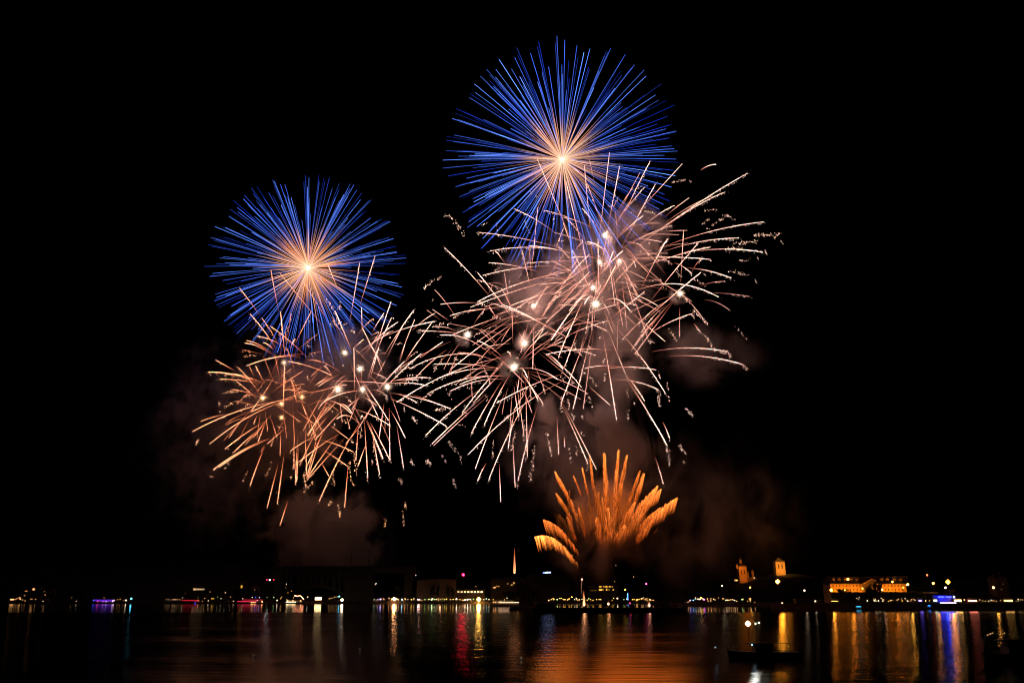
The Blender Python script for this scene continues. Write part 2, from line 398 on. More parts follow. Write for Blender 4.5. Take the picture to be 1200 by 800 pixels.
tile(480, 380, [(740,350,190,310,18,1,.2),(700,345,220,420,28,1.1,.4),(760,405,390,470,28,1.1,.1),(760,410,160,530,50,1.1,.9),(740,430,320,520,32,1.1,.8),
 (780,260,410,690,20,1.2,.7),(730,370,500,610,10,1.1,.7),(790,380,585,780,18,1.3,.9),(720,250,530,125,14,1.2,.3),
 (830,350,1160,430,40,.9,.1),(860,340,920,415,22,1.8,.2),(870,375,1005,595,20,1.3,.7),(795,260,765,215,14,2,.3),(860,390,840,530,0,1.1,0),(815,480,850,720,0,1.2,.1),
 (850,300,1080,60,30,1.1,.1),(940,210,1050,30,0,1,0),(1000,210,1200,130,0,.8,0),(1040,215,1200,350,0,.8,0),(1060,230,1200,350,25,1.2,.2),
 (30,550,320,660,3,1,.3),(100,360,210,260,0,.5,0),(850,60,895,130,0,1,0),(620,240,800,100,0,.5,0),(700,180,570,190,0,.5,0),(900,40,880,120,0,1.3,.3)],
 [(345,260,400,290,1.8),(150,360,210,330,1),(190,670,290,660,1.6),(20,720,50,760,1),(440,490,500,495,1.2),(740,740,790,700,1.8),(1190,560,1185,680,1.2),(430,630,440,730,1.1),
  (600,540,605,600,.9),(75,600,150,550,1.2),(840,262,845,270,2),(950,480,940,640,1.1),(880,520,885,570,.9),(310,535,330,590,1),(150,540,165,560,1.2),(285,460,290,520,.5)])
T += [(712,386,737,448,0,1,.1),(737,448,782,522,2,1.7,.7),(725,387,780,461,4,1.1,.5),(764,412,852,412,4.5,1.1,.6),(785,417,871,427,4,1.2,.5)]
tile(640, 380, [(620,390,770,600,12,1,.9),(440,60,550,745,14,1.2,.5),(370,60,290,660,0,.7,.2),(370,0,210,660,0,1,.6),(330,60,115,620,8,1,.6),(200,0,95,260,6,1.1,.7),
 (265,0,145,330,0,.9,.5),(530,205,0,235,25,1.2,.3),(565,330,300,345,15,1,.1),(410,355,860,355,22,1,.5),(470,435,880,510,30,.9,.6),(330,480,500,630,0,.9,0),
 (10,240,275,490,24,1.1,.6),(0,375,90,430,0,1,0),(0,185,130,100,0,.8,0),(360,0,480,50,0,.9,.2),(300,80,260,230,0,.6,.1)],
 [(225,130,235,215,1.3),(400,135,430,85,1),(335,400,385,475,1.1),(335,560,375,690,1.1),(440,305,465,260,1),(460,390,462,450,1.5),(635,510,640,570),(635,670,645,770),
  (165,540,180,660,1.2),(205,700,215,735,1.5),(275,710,285,740,1.2),(800,130,850,145,1.6),(700,220,750,290,1.3),(880,380,895,430,1.1),(945,470,965,600,1),(1095,660,1145,720,1.8),
  (115,400,145,470,1),(685,605,690,625,1),(280,375,310,380,1),(870,510,890,650,1.8),(320,170,350,185,1.2),(760,310,765,345,.7)])
tile(760, 380, [], [(450,90,515,205,1.5),(735,320,780,355,1.8),(610,205,645,260,1.8),(560,220,590,225,1.2)])
tile(480, 480, [(805,220,825,605,-4,1,0),(820,0,770,295,8,1.1,.9),(700,420,712,720,0,.9,0),(600,415,530,555,8,.9,.8),(1150,50,1165,350,0,.9,0)],
 [(655,215,650,390,1),(895,80,890,250,1.2),(825,165,800,310,1.4),(975,280,945,555,1.4),(1070,180,1105,355,1.3),(300,240,380,340,1.4),(250,350,300,430,.7),(395,350,405,420,.9),
  (380,120,435,125,.7),(30,60,50,95,1.2),(15,395,28,430,1),(130,395,165,425,1.6),(335,540,362,615,1.2),(905,380,905,395,.7),(840,575,842,610,.7)])
T += [(658,473,689,543,1,1.1,.4),(658,470,699,550,1,1,.1)]
tile(640, 480, [(140,200,145,290,0,1,0),(910,95,965,220,8,1,.6),(850,365,915,575,8,.8,.8)],
 [(180,300,195,410,1.1),(270,170,300,220,1),(235,280,240,380,.9),(1040,270,1085,350,1.5),(655,420,672,550,.4),(940,300,965,435,1.6),(1070,400,1075,412,.9),(5,180,10,200,1.2),(20,240,40,360,1.3),(320,380,325,480,1)])
# left cluster
nL = len(T)
tile(220, 300, [(560,460,405,250,5,1,.5),(710,430,650,110,-5,.9,.4),(690,720,490,455,12,1.4,.7),(700,670,580,485,6,1,.9),(930,790,650,550,12,1,.7),(760,790,725,435,0,1.5,.9),
 (840,680,960,440,0,1.2,.4),(1080,575,725,140,0,.9,0),(1100,520,905,200,0,.9,.1),(1180,270,1095,65,-6,1,.1),(740,700,540,625,12,1.3,.5),(640,760,445,680,18,1.3,.1),
 (670,730,595,675,8,1.6,.3),(730,760,720,600,0,.6,0),(770,700,765,590,0,.7,0),(800,720,835,645,0,1.2,.4)],
 [(1070,325,1130,400,2),(1130,400,1195,530,2.2),(765,540,790,590,1.4),(935,690,950,715,1.6),(455,770,530,775,.9),(945,500,950,520,.8),(1110,520,1130,560,.8)])
tile(360, 300, [(330,530,410,55,0,1.1,.3),(410,390,530,0,0,1.1,.4),(430,610,425,400,0,1,.3),(510,590,600,445,4,1.3,.3),(510,800,655,355,6,1.1,.3),(350,740,220,430,-4,1.3,.7),
 (420,800,710,515,30,1.1,.2),(600,780,835,420,14,1.2,.6),(620,800,750,540,5,.9,.1),(720,800,840,495,5,.9,.1),(780,800,985,505,5,1,0),(570,640,1000,510,16,1.3,.2),
 (820,580,1000,445,10,1,.1),(520,800,660,480,8,1,.3),(370,780,640,600,8,1,.1),(360,720,440,650,0,1.1,.2),(560,830,430,560,4,1,.1),(880,800,1060,670,5,1.2,.1),
 (500,620,560,590,0,.9,0)],
 [(690,690,750,680,1),(640,635,655,640,.8),(345,570,375,600,1.7),(285,540,305,525,1),(245,420,265,360,1.7),(670,480,675,490,.8)])
tile(220, 400, [(900,100,460,190,22,1.4,.1),(880,120,600,145,14,1,.1),(370,230,220,145,0,1,.2),(540,320,160,240,24,1.5,1),(560,330,250,295,10,1,.8),(600,330,350,250,8,1,.7),(540,300,300,255,10,1,.9),
 (540,450,380,310,6,1,.9),(570,420,390,200,14,1.1,.7),(520,280,480,190,0,.6,0),(600,330,530,190,0,1,.3),(700,240,490,550,-10,1.1,.5),(720,300,680,100,0,.6,0),
 (1100,255,780,155,14,1.2,.3),(745,570,755,190,0,1.4,.5),(855,420,800,270,-4,1.3,.2),(640,410,900,230,4,.7,0),(850,450,35,705,50,1.2,.1),(820,445,170,800,45,1.2,.1),
 (870,440,500,550,25,1.1,.1),(320,565,100,625,8,.9,.1),(450,580,280,775,0,.4,0),(610,620,290,840,12,1.1,.3),(600,660,360,865,12,1.1,.3),(610,620,550,780,0,1,.5),
 (545,570,515,640,0,.8,.2),(605,540,625,700,0,.7,0),(640,570,700,755,0,.8,0),(880,250,1050,410,12,1.1,.1),(885,460,925,570,0,1,.1),(925,560,920,860,0,.7,0),
 (850,540,1010,660,0,.7,0),(930,560,1010,760,0,.9,0),(1090,360,900,700,8,.8,.1),(1120,420,940,740,8,1,.1),(1160,220,1000,340,0,.8,0),(1180,260,1020,350,5,.9,0),
 (640,755,200,1000,24,1.4,.2),(640,762,240,985,20,1.2,.1),(820,480,835,800,0,.6,0),(780,660,620,800,0,.9,0),(900,420,750,380,20,.8,0),(860,420,690,500,16,1,0),(600,460,570,410,0,.8,0)],
 [(430,120,540,110,.7),(290,400,430,380,1.3),(270,405,380,408,.6),(280,515,350,480,1.5),(300,475,430,460,.4),(240,480,250,490,1.5),(250,545,258,550,1),(410,545,480,485,1.3),
  (220,620,290,590,.8),(700,630,720,680,1.4),(930,270,940,295,1.2),(1060,550,1090,520,1.2),(1000,620,1030,635,1)])
T += [(311,522,293,569,2,1.1,.5),(423,493,374,587,5,1.3,.7),(456,478,457,539,0,1.2,.5),(458,481,475,513,1,1.2,.2),(465,499,473,548,0,1,.3),(450,476,444,514,0,1,.1),
 (434,495,457,539,1,1.3,.6),(430,492,449,537,1,1.2,.7),(427,492,431,560,0,1.1,.9),(420,496,417,539,0,1,.6),(435,500,445,556,0,1.2,.9),(458,467,523,499,1.5,1.7,.5)]
tile(360, 400, [(370,390,365,50,0,1.2,.1),(470,310,550,60,4,1.2,.3),(490,300,560,45,4,1.2,.3),(605,205,480,0,0,1.1,.1),(595,260,540,100,0,.8,0),(520,320,610,150,0,.7,0),
 (530,410,760,155,10,1.4,.6),(550,430,890,95,14,1.4,.6),(720,170,770,0,0,.9,0),(760,160,865,0,0,.9,0),(650,315,965,285,16,1.2,.7),(650,330,940,345,14,1.3,.6),(650,310,860,300,8,1,.6),
 (640,400,1110,520,16,1,.2),(700,410,860,480,10,1.1,.7),(400,265,635,615,6,1.2,.6),(450,370,560,600,0,1.1,.2),(440,385,150,460,22,1.2,.1),(220,450,0,730,10,1,.1),
 (330,480,60,770,6,1,.1),(150,460,340,560,24,1.3,.1),(250,490,350,560,24,1.8,.1),(380,620,230,605,36,1.3,.2),(370,530,650,660,18,1.1,.6),(460,620,590,910,6,1.2,.6),
 (100,160,310,260,5,.8,0),(0,190,190,265,5,1,.1),(210,265,80,330,0,.8,0),(150,310,640,330,8,.8,0),(600,480,560,760,0,.9,0),(240,380,100,500,0,1.4,.1),(420,440,320,510,8,.9,0),
 (160,640,320,760,0,.8,0),(180,560,60,700,0,.8,0),(60,640,220,480,0,.8,0),(430,640,300,800,0,.9,0),(440,600,420,590,14,2,.2)],
 [(690,200,700,290,1.3),(760,340,790,320,1.2),(755,500,760,560,1),(820,590,850,625,1.4),(610,415,630,460,1.5),(780,265,890,260,1.2),(310,430,345,480,1.8),(170,510,220,560,1.4),
  (270,620,320,640,1.3),(340,770,360,800,1),(160,110,200,180,1),(270,180,290,195,1),(1000,540,1060,520,1.4),(200,680,220,640,.8),(560,60,580,70,1)])
tile(360, 500, [(470,110,395,310,4,1,.5),(320,300,292,630,0,1.1,.1),(75,95,360,195,12,1,.4),(100,165,320,310,4,1,.3),(100,260,170,385,0,.9,.1),(300,80,0,410,0,.9,.2),
 (150,0,-10,320,6,1.1,.2),(130,0,10,380,4,.9,.2),(90,0,-60,300,6,.9,.2)],
 [(330,270,335,400,1.4),(340,400,372,460,1.3),(195,350,215,465,1.2),(185,575,165,635,1.4),(245,600,255,700,1.2),(260,640,250,700,.8),(505,250,510,290,1.1),(515,120,520,200,1.5),
  (365,195,385,385,1.2),(725,400,745,450,1.4),(755,585,780,640,1.6),(745,650,755,770,.8),(608,720,612,790,1.2),(812,260,825,300,1.3),(925,260,965,290,1.8),(410,20,420,90,1.5)])
tile(220, 500, [(710,280,620,635,5,1,.1),(755,200,700,600,4,1.1,.3),(785,570,720,770,0,1,.1),(830,60,830,330,0,.9,.6),(865,150,850,430,0,1.2,.8),(860,60,840,430,0,1,.6),(920,60,930,380,0,.9,.5),
 (1000,70,800,190,8,1,.2),(1190,50,860,280,10,1.1,.2),(1180,50,940,390,4,1,.2),(1030,0,930,400,0,.9,.3),(600,140,570,200,0,.5,0)],
 [(910,350,920,520,2),(980,430,930,480,1.4),(470,345,440,390,.9),(430,420,435,428,.8),(655,275,615,390,.9),(298,320,303,325,1.8),(188,388,192,392,1.4),(805,390,810,396,1.4),(60,140,80,100,1.8),(310,275,312,285,.7)])
rf_ = random.Random(77); FILL = []
for (bx, by, sz, wm, lab) in BURSTS:
    for j in range(17 if bx > 500 else 9):
        a = rf_.uniform(0, 6.283); l0 = rf_.uniform(6, 30); l1 = l0 + rf_.uniform(25, 75) * (1 if bx > 500 else .6)
        FILL.append((bx + math.cos(a) * l0, by + math.sin(a) * l0, bx + math.cos(a) * l1, by + math.sin(a) * l1 + l1 * .08, rf_.uniform(0, 4), rf_.uniform(.3, .8), rf_.choice((0, 0, .2, .5))))
NF = len(T)
T += FILL
def nearest_core(x0, y0, x1, y1, left):
    best = None
    for i, (bx, by, *_r) in enumerate(BURSTS):
        if (bx < 500) != left: continue
        dx, dy = x0 - x1, y0 - y1; l = math.hypot(dx, dy) + 1e-6; dx /= l; dy /= l
        wx, wy = bx - x0, by - y0
        along = wx * dx + wy * dy; perp = abs(wx * dy - wy * dx)
        sc_ = perp * 1.4 + (abs(along) * .35 if along > 0 else abs(along) * 1.2)
        if best is None or sc_ < best[0]: best = (sc_, i)
    return best[1]
PINK = ((.95, .30, .20), (1.0, .66, .56))
ORNG = ((1.0, .19, .06), (1.0, .42, .21))
def warmth(px, py):
    if px < 500:
        return max(.12, min(1, (450 - px) / 90 + max(0, py - 470) / 120))
    return .12
count = [0] * len(BURSTS)
def specks(m_, a, b, n, spread, r, col, root):
    for _ in range(n):
        t = rnd.random(); q = a.lerp(b, t)
        q = q + Vector((rnd.gauss(0, spread), rnd.gauss(0, spread), rnd.gauss(0, spread)))
        s = r * rnd.uniform(.5, 1.25)
        cc = mulc(col, rnd.uniform(.8, 3.4))
        m_.octa(q, s, cc, s * rnd.uniform(1, 2.2))
for i, (x0, y0, x1, y1, arch, wt, gl) in enumerate(T):
    left = (x0 < 500) if i >= nL else (False)
    if i < nL and x0 < 500: left = True
    k = nearest_core(x0, y0, x1, y1, left); count[k] += 1
    root = broots[k]; Y0 = BY[k]; ln = math.hypot(x1 - x0, y1 - y0); W_ = Y0 / FY
    dirx = x1 - BURSTS[k][0]; diry = y1 - BURSTS[k][1]; rr = math.hypot(dirx, diry)
    dmax = math.sqrt(max(0, 135 ** 2 - rr ** 2)) * PX * W_
    sgn = rnd.choice((-1, 1)); d1 = sgn * dmax * rnd.uniform(.15, .6)
    r0 = math.hypot(x0 - BURSTS[k][0], y0 - BURSTS[k][1]); d0 = d1 * min(1, r0 / max(rr, 1)) * .8
    n = max(8, int(ln / 1.6)); wm = warmth((x0 + x1) / 2, (y0 + y1) / 2)
    ca = lerpc(PINK[0], ORNG[0], wm); cb = lerpc(PINK[1], ORNG[1], wm)
    if rnd.random() < .3: ca = mulc((ca[0], ca[1] * .75, ca[2] * .72), 1)
    pts, rad, col = [], [], []
    for j in range(n + 1):
        t = j / n
        qx = x0 + (x1 - x0) * t; qy = y0 + (y1 - y0) * t - arch * 4 * t * (1 - t)
        pts.append(P(qx, qy, Y0 + d0 + (d1 - d0) * t) - root.location)
        prof = (.35 + .9 * min(1, t * 1.8)) * (1 if t < .93 else .7)
        jit = 1 + (rnd.uniform(-.22, .3) if gl > .25 and t > .35 else rnd.uniform(-.08, .08))
        rad.append(.098 * (.6 + .5 * wt) * prof * jit * W_)
        br = 2.3 * (.26 + .99 * min(1, t * 1.5)) * wt * (rnd.uniform(.45, 1.7) if gl > .25 and t > .3 else rnd.uniform(.75, 1.3))
        col.append(mulc(lerpc(ca, cb, min(1, t * 1.2) * min(1, wt * .75)), min(3.4, br)))
    m_ = MB(); m_.tube(pts, rad, col)
    tr = m_.build('spark_trail', M_SPARK, root)
    if gl > .15:
        g_ = MB(); a = pts[int(n * (.85 - .45 * gl))]; bpt = pts[-1]
        droop = Vector((0, 0, -.45 * W_))
        nn = int(4 + ln * gl * .42)
        steps = range(int(n * (.85 - .5 * gl)), n + 1)
        for _ in range(nn):
            q = pts[rnd.choice(list(steps))] + droop * rnd.uniform(-.3, 2.4) * (.6 + gl)
            q = q + Vector((rnd.gauss(0, .35), rnd.gauss(0, .5), rnd.gauss(0, .3))) * W_
            s = rnd.uniform(.08, .20) * W_
            g_.octa(q, s, mulc(cb, rnd.uniform(.8, 3.2)), s * rnd.uniform(1, 1.8))
        # last glowing crumbs past the tip
        dd = (pts[-1] - pts[-2]).normalized() if n > 1 else Vector((0, 0, -1))
        for _ in range(int(3 * gl)):
            q = pts[-1] + (dd * rnd.uniform(.3, 2.2) + Vector((rnd.gauss(0, .3), 0, -rnd.uniform(0, 1.2)))) * W_
            g_.octa(q, rnd.uniform(.10, .22) * W_, mulc(cb, rnd.uniform(.5, 1.2)))
        tag(g_.build('glitter_sparks', M_SPARK, tr), kind='stuff')
for (x0, y0, x1, y1, wt) in GL:
    cx, cyy = (x0 + x1) / 2, (y0 + y1) / 2
    k = min(range(len(BURSTS)), key=lambda q: math.hypot(BURSTS[q][0] - cx, BURSTS[q][1] - cyy) + (300 if (BURSTS[q][0] < 500) != (cx < 500) else 0))
    root = broots[k]; Y0 = BY[k] + rnd.uniform(-10, 10); W_ = Y0 / FY
    a = P(x0, y0, Y0) - root.location; b_ = P(x1, y1, Y0 + rnd.uniform(-3, 3)) - root.location
    ln = math.hypot(x1 - x0, y1 - y0); wm = warmth(cx, cyy)
    g_ = MB(); specks(g_, a, b_, max(3, int(3 + ln * .75 * wt)), (.30 * min(1.6, wt) + .05) * W_, (.11 + .035 * min(wt, 2)) * W_, lerpc((1.0, .58, .45), (1.0, .42, .2), wm), root)
    if ln < 8: g_.tube([a, (a + b_) / 2, b_], [.05 * W_, .12 * min(wt, 1.6) * W_, .06 * W_], [(.4, .2, .15), (.9, .55, .45), (.5, .3, .25)])
    tag(g_.build('glitter_streak', M_SPARK, root), kind='stuff')

# the lamps of the bursts: what the flashes throw on smoke, shore and water
for (bx, by, sz, wm, lab), root in zip(BURSTS, broots):
    k = FW_LIGHT * sz ** 1.5 * (9000 if wm < .5 else 12000) * (1.1 if bx > 500 else (5.5 if bx > 390 else 7.5))
    point_light('flash_light', root.location, lerpc((1, .50, .42), (1, .30, .09), wm), k, root, 1.5)
point_light('flash_light', c1, (1, .62, .45), 30000 * FW_LIGHT, ch1, 2)
point_light('flash_light', c2, (1, .48, .22), 90000 * FW_LIGHT, ch2, 2)

# amber mine: feathered comets rising from the pontoon
MINE = P(704, 705, FY)
mine = empty('comet_fan_firework', MINE, 'fan of feathery amber comets spraying up from the pontoon', 'firework')
def fan(tx, ty): return (600 + tx / 4.445, 520 + ty / 4.445)
PL = [ # inner, tip, arch(px), veil droop(px), width, brightness
 (335,625,118,484,12,13,1.0,1.6),(345,570,162,395,8,12,.9,.75),(312,400,228,255,3,9,.8,.7),(342,385,222,142,3,10,1,.9),(357,262,320,165,1,6,.5,.7),
 (392,250,366,122,1,8,.6,.8),(425,240,405,58,1,9,.8,.85),(492,330,480,45,0,14,1.7,.9),(530,330,556,28,0,14,1.4,.85),(520,430,600,55,2,14,1.3,.75),
 (600,330,668,138,2,12,1.0,.65),(640,300,688,152,2,16,1.3,.75),(620,390,762,218,3,16,1.3,1.1),(670,370,778,234,3,12,1.0,1.0),(650,450,775,330,2,12,1.1,.75),
 (690,450,864,280,5,13,1.2,1.05),(520,470,545,260,0,12,1.6,1.0),(480,420,470,280,0,10,1.2,.6),(560,440,640,300,1,12,1.4,.6),(500,480,500,330,0,12,2.2,.7),(580,470,680,350,1,14,1.6,.6),
 (300,330,300,240,0,5,.4,.3),(455,420,450,250,0,12,1.4,.45),(590,430,630,330,1,12,1.5,.5),(620,420,700,320,2,14,1.5,.55),(700,430,810,330,3,12,1.2,.6),(545,400,575,200,1,12,1.1,.5),(380,470,345,330,3,10,1.0,.4),(330,500,285,380,4,10,1.0,.4),(500,500,520,380,0,10,2.4,.8),(540,500,590,420,0,10,2.4,.6),(650,500,720,410,2,12,1.6,.5),(460,500,440,380,0,10,2.0,.5),(440,330,430,220,0,8,.8,.35)]
for (a, b1, c_, d, arch, veil, wd, br) in PL:
    x0, y0 = fan(a, b1); x1, y1 = fan(c_, d)
    yd0 = FY + rnd.uniform(-4, 4); yd1 = FY + rnd.uniform(-22, 22)
    m_ = MB(); ln = math.hypot(x1 - x0, y1 - y0); nh = int(60 + ln * 6)
    for h in range(nh):
        t = rnd.random() ** .7
        off = rnd.gauss(0, 1) * wd * .95 * (1.15 - .75 * t)
        ux, uy = (x1 - x0) / ln, (y1 - y0) / ln
        sx_, sy_ = x0 + (x1 - x0) * t - uy * off, y0 + (y1 - y0) * t - arch * 4 * t * (1 - t) + ux * off
        L_ = veil * rnd.uniform(.3, 1.5) * (.55 + .45 * t)
        horiz = abs(ux)
        back = .75 - .6 * horiz
        ex = sx_ - ux * L_ * back - ux * .6; ey = sy_ - uy * L_ * back + L_ * (.25 + .75 * horiz)
        yd = yd0 + (yd1 - yd0) * t + rnd.uniform(-1.2, 1.2)
        cc = lerpc((1.0, .10, .008), (1.0, .30, .05), min(1, br * .5 * rnd.uniform(.3, 1.2) + t * .3))
        kk = 1.9 * br * rnd.uniform(.12, 1.0) ** 1.5 * 2.2 * (.42 + .75 * t)
        m_.tube([P(sx_, sy_, yd) - MINE, P((sx_ + ex) / 2, (sy_ + ey) / 2, yd) - MINE, P(ex, ey, yd) - MINE],
                [.085, .07, .02], [mulc(cc, kk), mulc(cc, kk * .6), mulc((cc[0], cc[1] * .7, cc[2] * .5), kk * .14)], 3)
    # the comet's own bright line
    pts = [P(x0 + (x1 - x0) * t, y0 + (y1 - y0) * t - arch * 4 * t * (1 - t), yd0 + (yd1 - yd0) * t) - MINE for t in [j / 8 for j in range(2, 9)]]
    m_.tube(pts, [.05 + .12 * j / 6 for j in range(7)], [mulc((1.0, .40, .10), br * (.5 + 1.3 * j / 6)) for j in range(7)], 4)
    m_.build('comet_plume', M_SPARK, mine)
hz_m = MB(); bx0, by0 = 706, 692  # dim emissive streaks put in as the glowing haze of the fan's base
for i in range(1500):
    an = R(rnd.gauss(6, 26)); an = max(-.85, min(1.0, an)); r0_ = rnd.uniform(62, 122) * (1 - .25 * abs(math.sin(an))); ln_h = rnd.uniform(5, 15)
    p0 = (bx0 + math.sin(an) * r0_, by0 - math.cos(an) * r0_); p1 = (bx0 + math.sin(an) * (r0_ - ln_h), by0 - math.cos(an) * (r0_ - ln_h) + rnd.uniform(0, 4))
    cut = 618 + 26 * rnd.random() + 10 * math.sin(an * 7)
    if p1[1] > cut: continue
    yy_ = FY + rnd.uniform(-16, 16); kk = rnd.uniform(.1, .8) * smooth((r0_ - 48) / 34)
    hz_m.tube([P(p0[0], p0[1], yy_) - MINE, P(p1[0], p1[1], yy_) - MINE], [.065, .02], [mulc((1, .22, .03), kk), mulc((1, .12, .01), kk * .25)], 3)
tag(hz_m.build('ember_haze', M_SPARK, mine), kind='stuff')
for (x, y, kw) in ((700, 604, 16), (722, 583, 20), (752, 594, 16), (668, 596, 9), (655, 640, 6), (712, 640, 5), (735, 625, 8), (772, 600, 8)):
    point_light('ember_light', P(x, y, FY - 6), (1, .17, .012), kw * 230 * FW_LIGHT, mine, 8)

# ------------------------------------------------------------------ smoke
m, N, L = mat('drifting_smoke')
o = N.new('ShaderNodeOutputMaterial'); pv = N.new('ShaderNodeVolumePrincipled')
pv.inputs['Color'].default_value = (.96, .92, .91, 1); pv.inputs['Anisotropy'].default_value = 0.1
tc = N.new('ShaderNodeTexCoord'); ge = N.new('ShaderNodeNewGeometry'); oi = N.new('ShaderNodeObjectInfo')
nw = N.new('ShaderNodeTexNoise'); nw.inputs['Scale'].default_value = .022; nw.inputs['Detail'].default_value = 3; L.new(ge.outputs['Position'], nw.inputs['Vector'])
wv = N.new('ShaderNodeVectorMath'); wv.operation = 'SUBTRACT'; wv.inputs[1].default_value = (.5, .5, .5); L.new(nw.outputs['Color'], wv.inputs[0])
ws = N.new('ShaderNodeVectorMath'); ws.operation = 'SCALE'; ws.inputs['Scale'].default_value = 2.2; L.new(wv.outputs[0], ws.inputs[0])
wa = N.new('ShaderNodeVectorMath'); wa.operation = 'ADD'; L.new(tc.outputs['Object'], wa.inputs[0]); L.new(ws.outputs[0], wa.inputs[1])
lo_ = N.new('ShaderNodeVectorMath'); lo_.operation = 'LENGTH'; L.new(tc.outputs['Object'], lo_.inputs[0])
fe = N.new('ShaderNodeMapRange'); fe.interpolation_type = 'SMOOTHSTEP'; fe.inputs['From Min'].default_value = 1.0; fe.inputs['From Max'].default_value = .3; L.new(lo_.outputs['Value'], fe.inputs['Value'])
ln_ = N.new('ShaderNodeVectorMath'); ln_.operation = 'LENGTH'; L.new(wa.outputs[0], ln_.inputs[0])
fa = N.new('ShaderNodeMapRange'); fa.interpolation_type = 'SMOOTHERSTEP'
fa.inputs['From Min'].default_value = 1.0; fa.inputs['From Max'].default_value = .12
L.new(ln_.outputs['Value'], fa.inputs['Value'])
mpv = N.new('ShaderNodeMapping'); mpv.inputs['Scale'].default_value = (.052, .03, .034)
L.new(ge.outputs['Position'], mpv.inputs[0])  # world space, so neighbouring clouds differ
no = N.new('ShaderNodeTexNoise'); no.inputs['Scale'].default_value = 1; no.inputs['Detail'].default_value = 5; no.inputs['Roughness'].default_value = .6
no.inputs['Distortion'].default_value = 1.2
L.new(mpv.outputs[0], no.inputs['Vector'])
rm = N.new('ShaderNodeMapRange'); rm.inputs['From Min'].default_value = .43; rm.inputs['From Max'].default_value = .64
L.new(no.outputs[0], rm.inputs['Value'])
a1 = N.new('ShaderNodeMath'); a1.operation = 'MULTIPLY'; L.new(fa.outputs[0], a1.inputs[0]); L.new(rm.outputs[0], a1.inputs[1])
a0 = N.new('ShaderNodeMath'); a0.operation = 'MULTIPLY'; L.new(a1.outputs[0], a0.inputs[0]); L.new(fe.outputs[0], a0.inputs[1]); a1 = a0
se = N.new('ShaderNodeSeparateColor'); L.new(oi.outputs['Color'], se.inputs[0])
a2 = N.new('ShaderNodeMath'); a2.operation = 'MULTIPLY'; L.new(a1.outputs[0], a2.inputs[0]); L.new(se.outputs[0], a2.inputs[1])
L.new(a2.outputs[0], pv.inputs['Density']); L.new(pv.outputs[0], o.inputs['Volume'])
M_SMOKE = m
import bmesh
bm = bmesh.new(); bmesh.ops.create_icosphere(bm, subdivisions=2, radius=1.05); sm_me = bpy.data.meshes.new('smoke'); bm.to_mesh(sm_me); bm.free()
sm_me.materials.append(M_SMOKE)
def smoke(px, py, Y, rx, ry, dens, label, depth=None, tilt=0):
    o = bpy.data.objects.new('smoke', sm_me); C.objects.link(o)
    k = Y / 1044.0; o.location = P(px, py, Y)
    o.scale = (rx * k, depth or max(rx, ry) * k * .8, ry * k); o.rotation_euler = (0, R(tilt), 0)
    o.color = (dens, 0, 0, 1)
    tag(o, label, 'smoke', kind='stuff'); return o
smoke(690, 320, FY + 40, 125, 130, .035, 'thin lilac smoke hanging through the large cluster of bursts')
smoke(752, 275, FY + 30, 54, 62, .26, 'beige smoke puff beside the upper flashes')
smoke(722, 415, FY + 32, 66, 100, .30, 'pinkish smoke column under the large cluster')
smoke(640, 482, FY + 24, 22, 36, .8, 'small reddish smoke puff left of the column')
smoke(706, 492, FY + 24, 40, 40, .7, 'reddish smoke puff at the foot of the column')
smoke(825, 418, FY + 35, 105, 50, .035, 'brown smoke drifting to the right of the bursts')
smoke(625, 345, FY + 34, 76, 86, .09, 'pale smoke between the trails left of the bright flashes')
smoke(716, 598, FY + 12, 92, 64, .50, 'amber smoke wrapped round the comet fan', 24)
smoke(712, 640, FY + 26, 100, 70, .10, 'dark brown smoke sinking below the comet fan', 30)
smoke(820, 600, FY + 60, 170, 120, .025, 'dim brown smoke drifting away behind the comet fan', 50)
smoke(690, 535, FY + 40, 150, 100, .10, 'brown smoke haze between the bursts and the comet fan', 40)
smoke(405, 430, LY + 90, 90, 76, .14, 'grey brown smoke puffs among the left bursts')
smoke(345, 490, LY + 90, 100, 110, .13, 'amber brown smoke behind the left bursts')
smoke(262, 520, LY + 120, 140, 180, .035, 'faint brown smoke spreading out at the left', 130)
smoke(382, 632, LY + 95, 96, 80, .40, 'brown smoke bank glowing beyond the bridge', 110)
for (bx, by, sz, wm, lab), yy in zip(BURSTS, BY):  # extra puffs, added so each flash gets a soft halo
    smoke(bx, by, yy, sz * 7, sz * 7, .22 * FY / yy, 'smoke puff added round one burst flash as its glow halo')

# ------------------------------------------------------------------ launch pontoon
t = empty('launch_pontoon', (X(690, 432), 436, 0), 'long low black pontoon carrying the firework mortars', 'pontoon')
x0, x1 = X(622, 432) - t.location.x, X(800, 432) - t.location.x
mb = MB(); mb.prism([(x0 + 2, -.5), (x1 - 2, -.5), (x1, 1.4), (x0, 1.4)], -6, 6); mb.build('hull', M_DARK, t)
mb = MB(); mb.box(x0 + 1, x1 - 1, -5.5, 5.5, 1.404, 1.7); mb.build('deck', M_DARK, t)
mb = MB()
for i in range(24):
    xx = x0 + 3 + i * (x1 - x0 - 6) / 23
    for k in range(3): mb.cyl(xx, -3 + k * 3, 1.7, 2.6 + .3 * (i % 3), .25, .25, 6)
tag(mb.build('mortar_tubes', M_DARK, t), kind='stuff')
mb = MB(); xx = X(640, 432) - t.location.x; mb.box(xx - 4, xx + 4, -3, 3, 1.7, 3.6); mb.box(xx - 4.3, xx + 4.3, -3.3, 3.3, 3.6, 3.85)
mb.build('deck_hut', M_DARK, t)

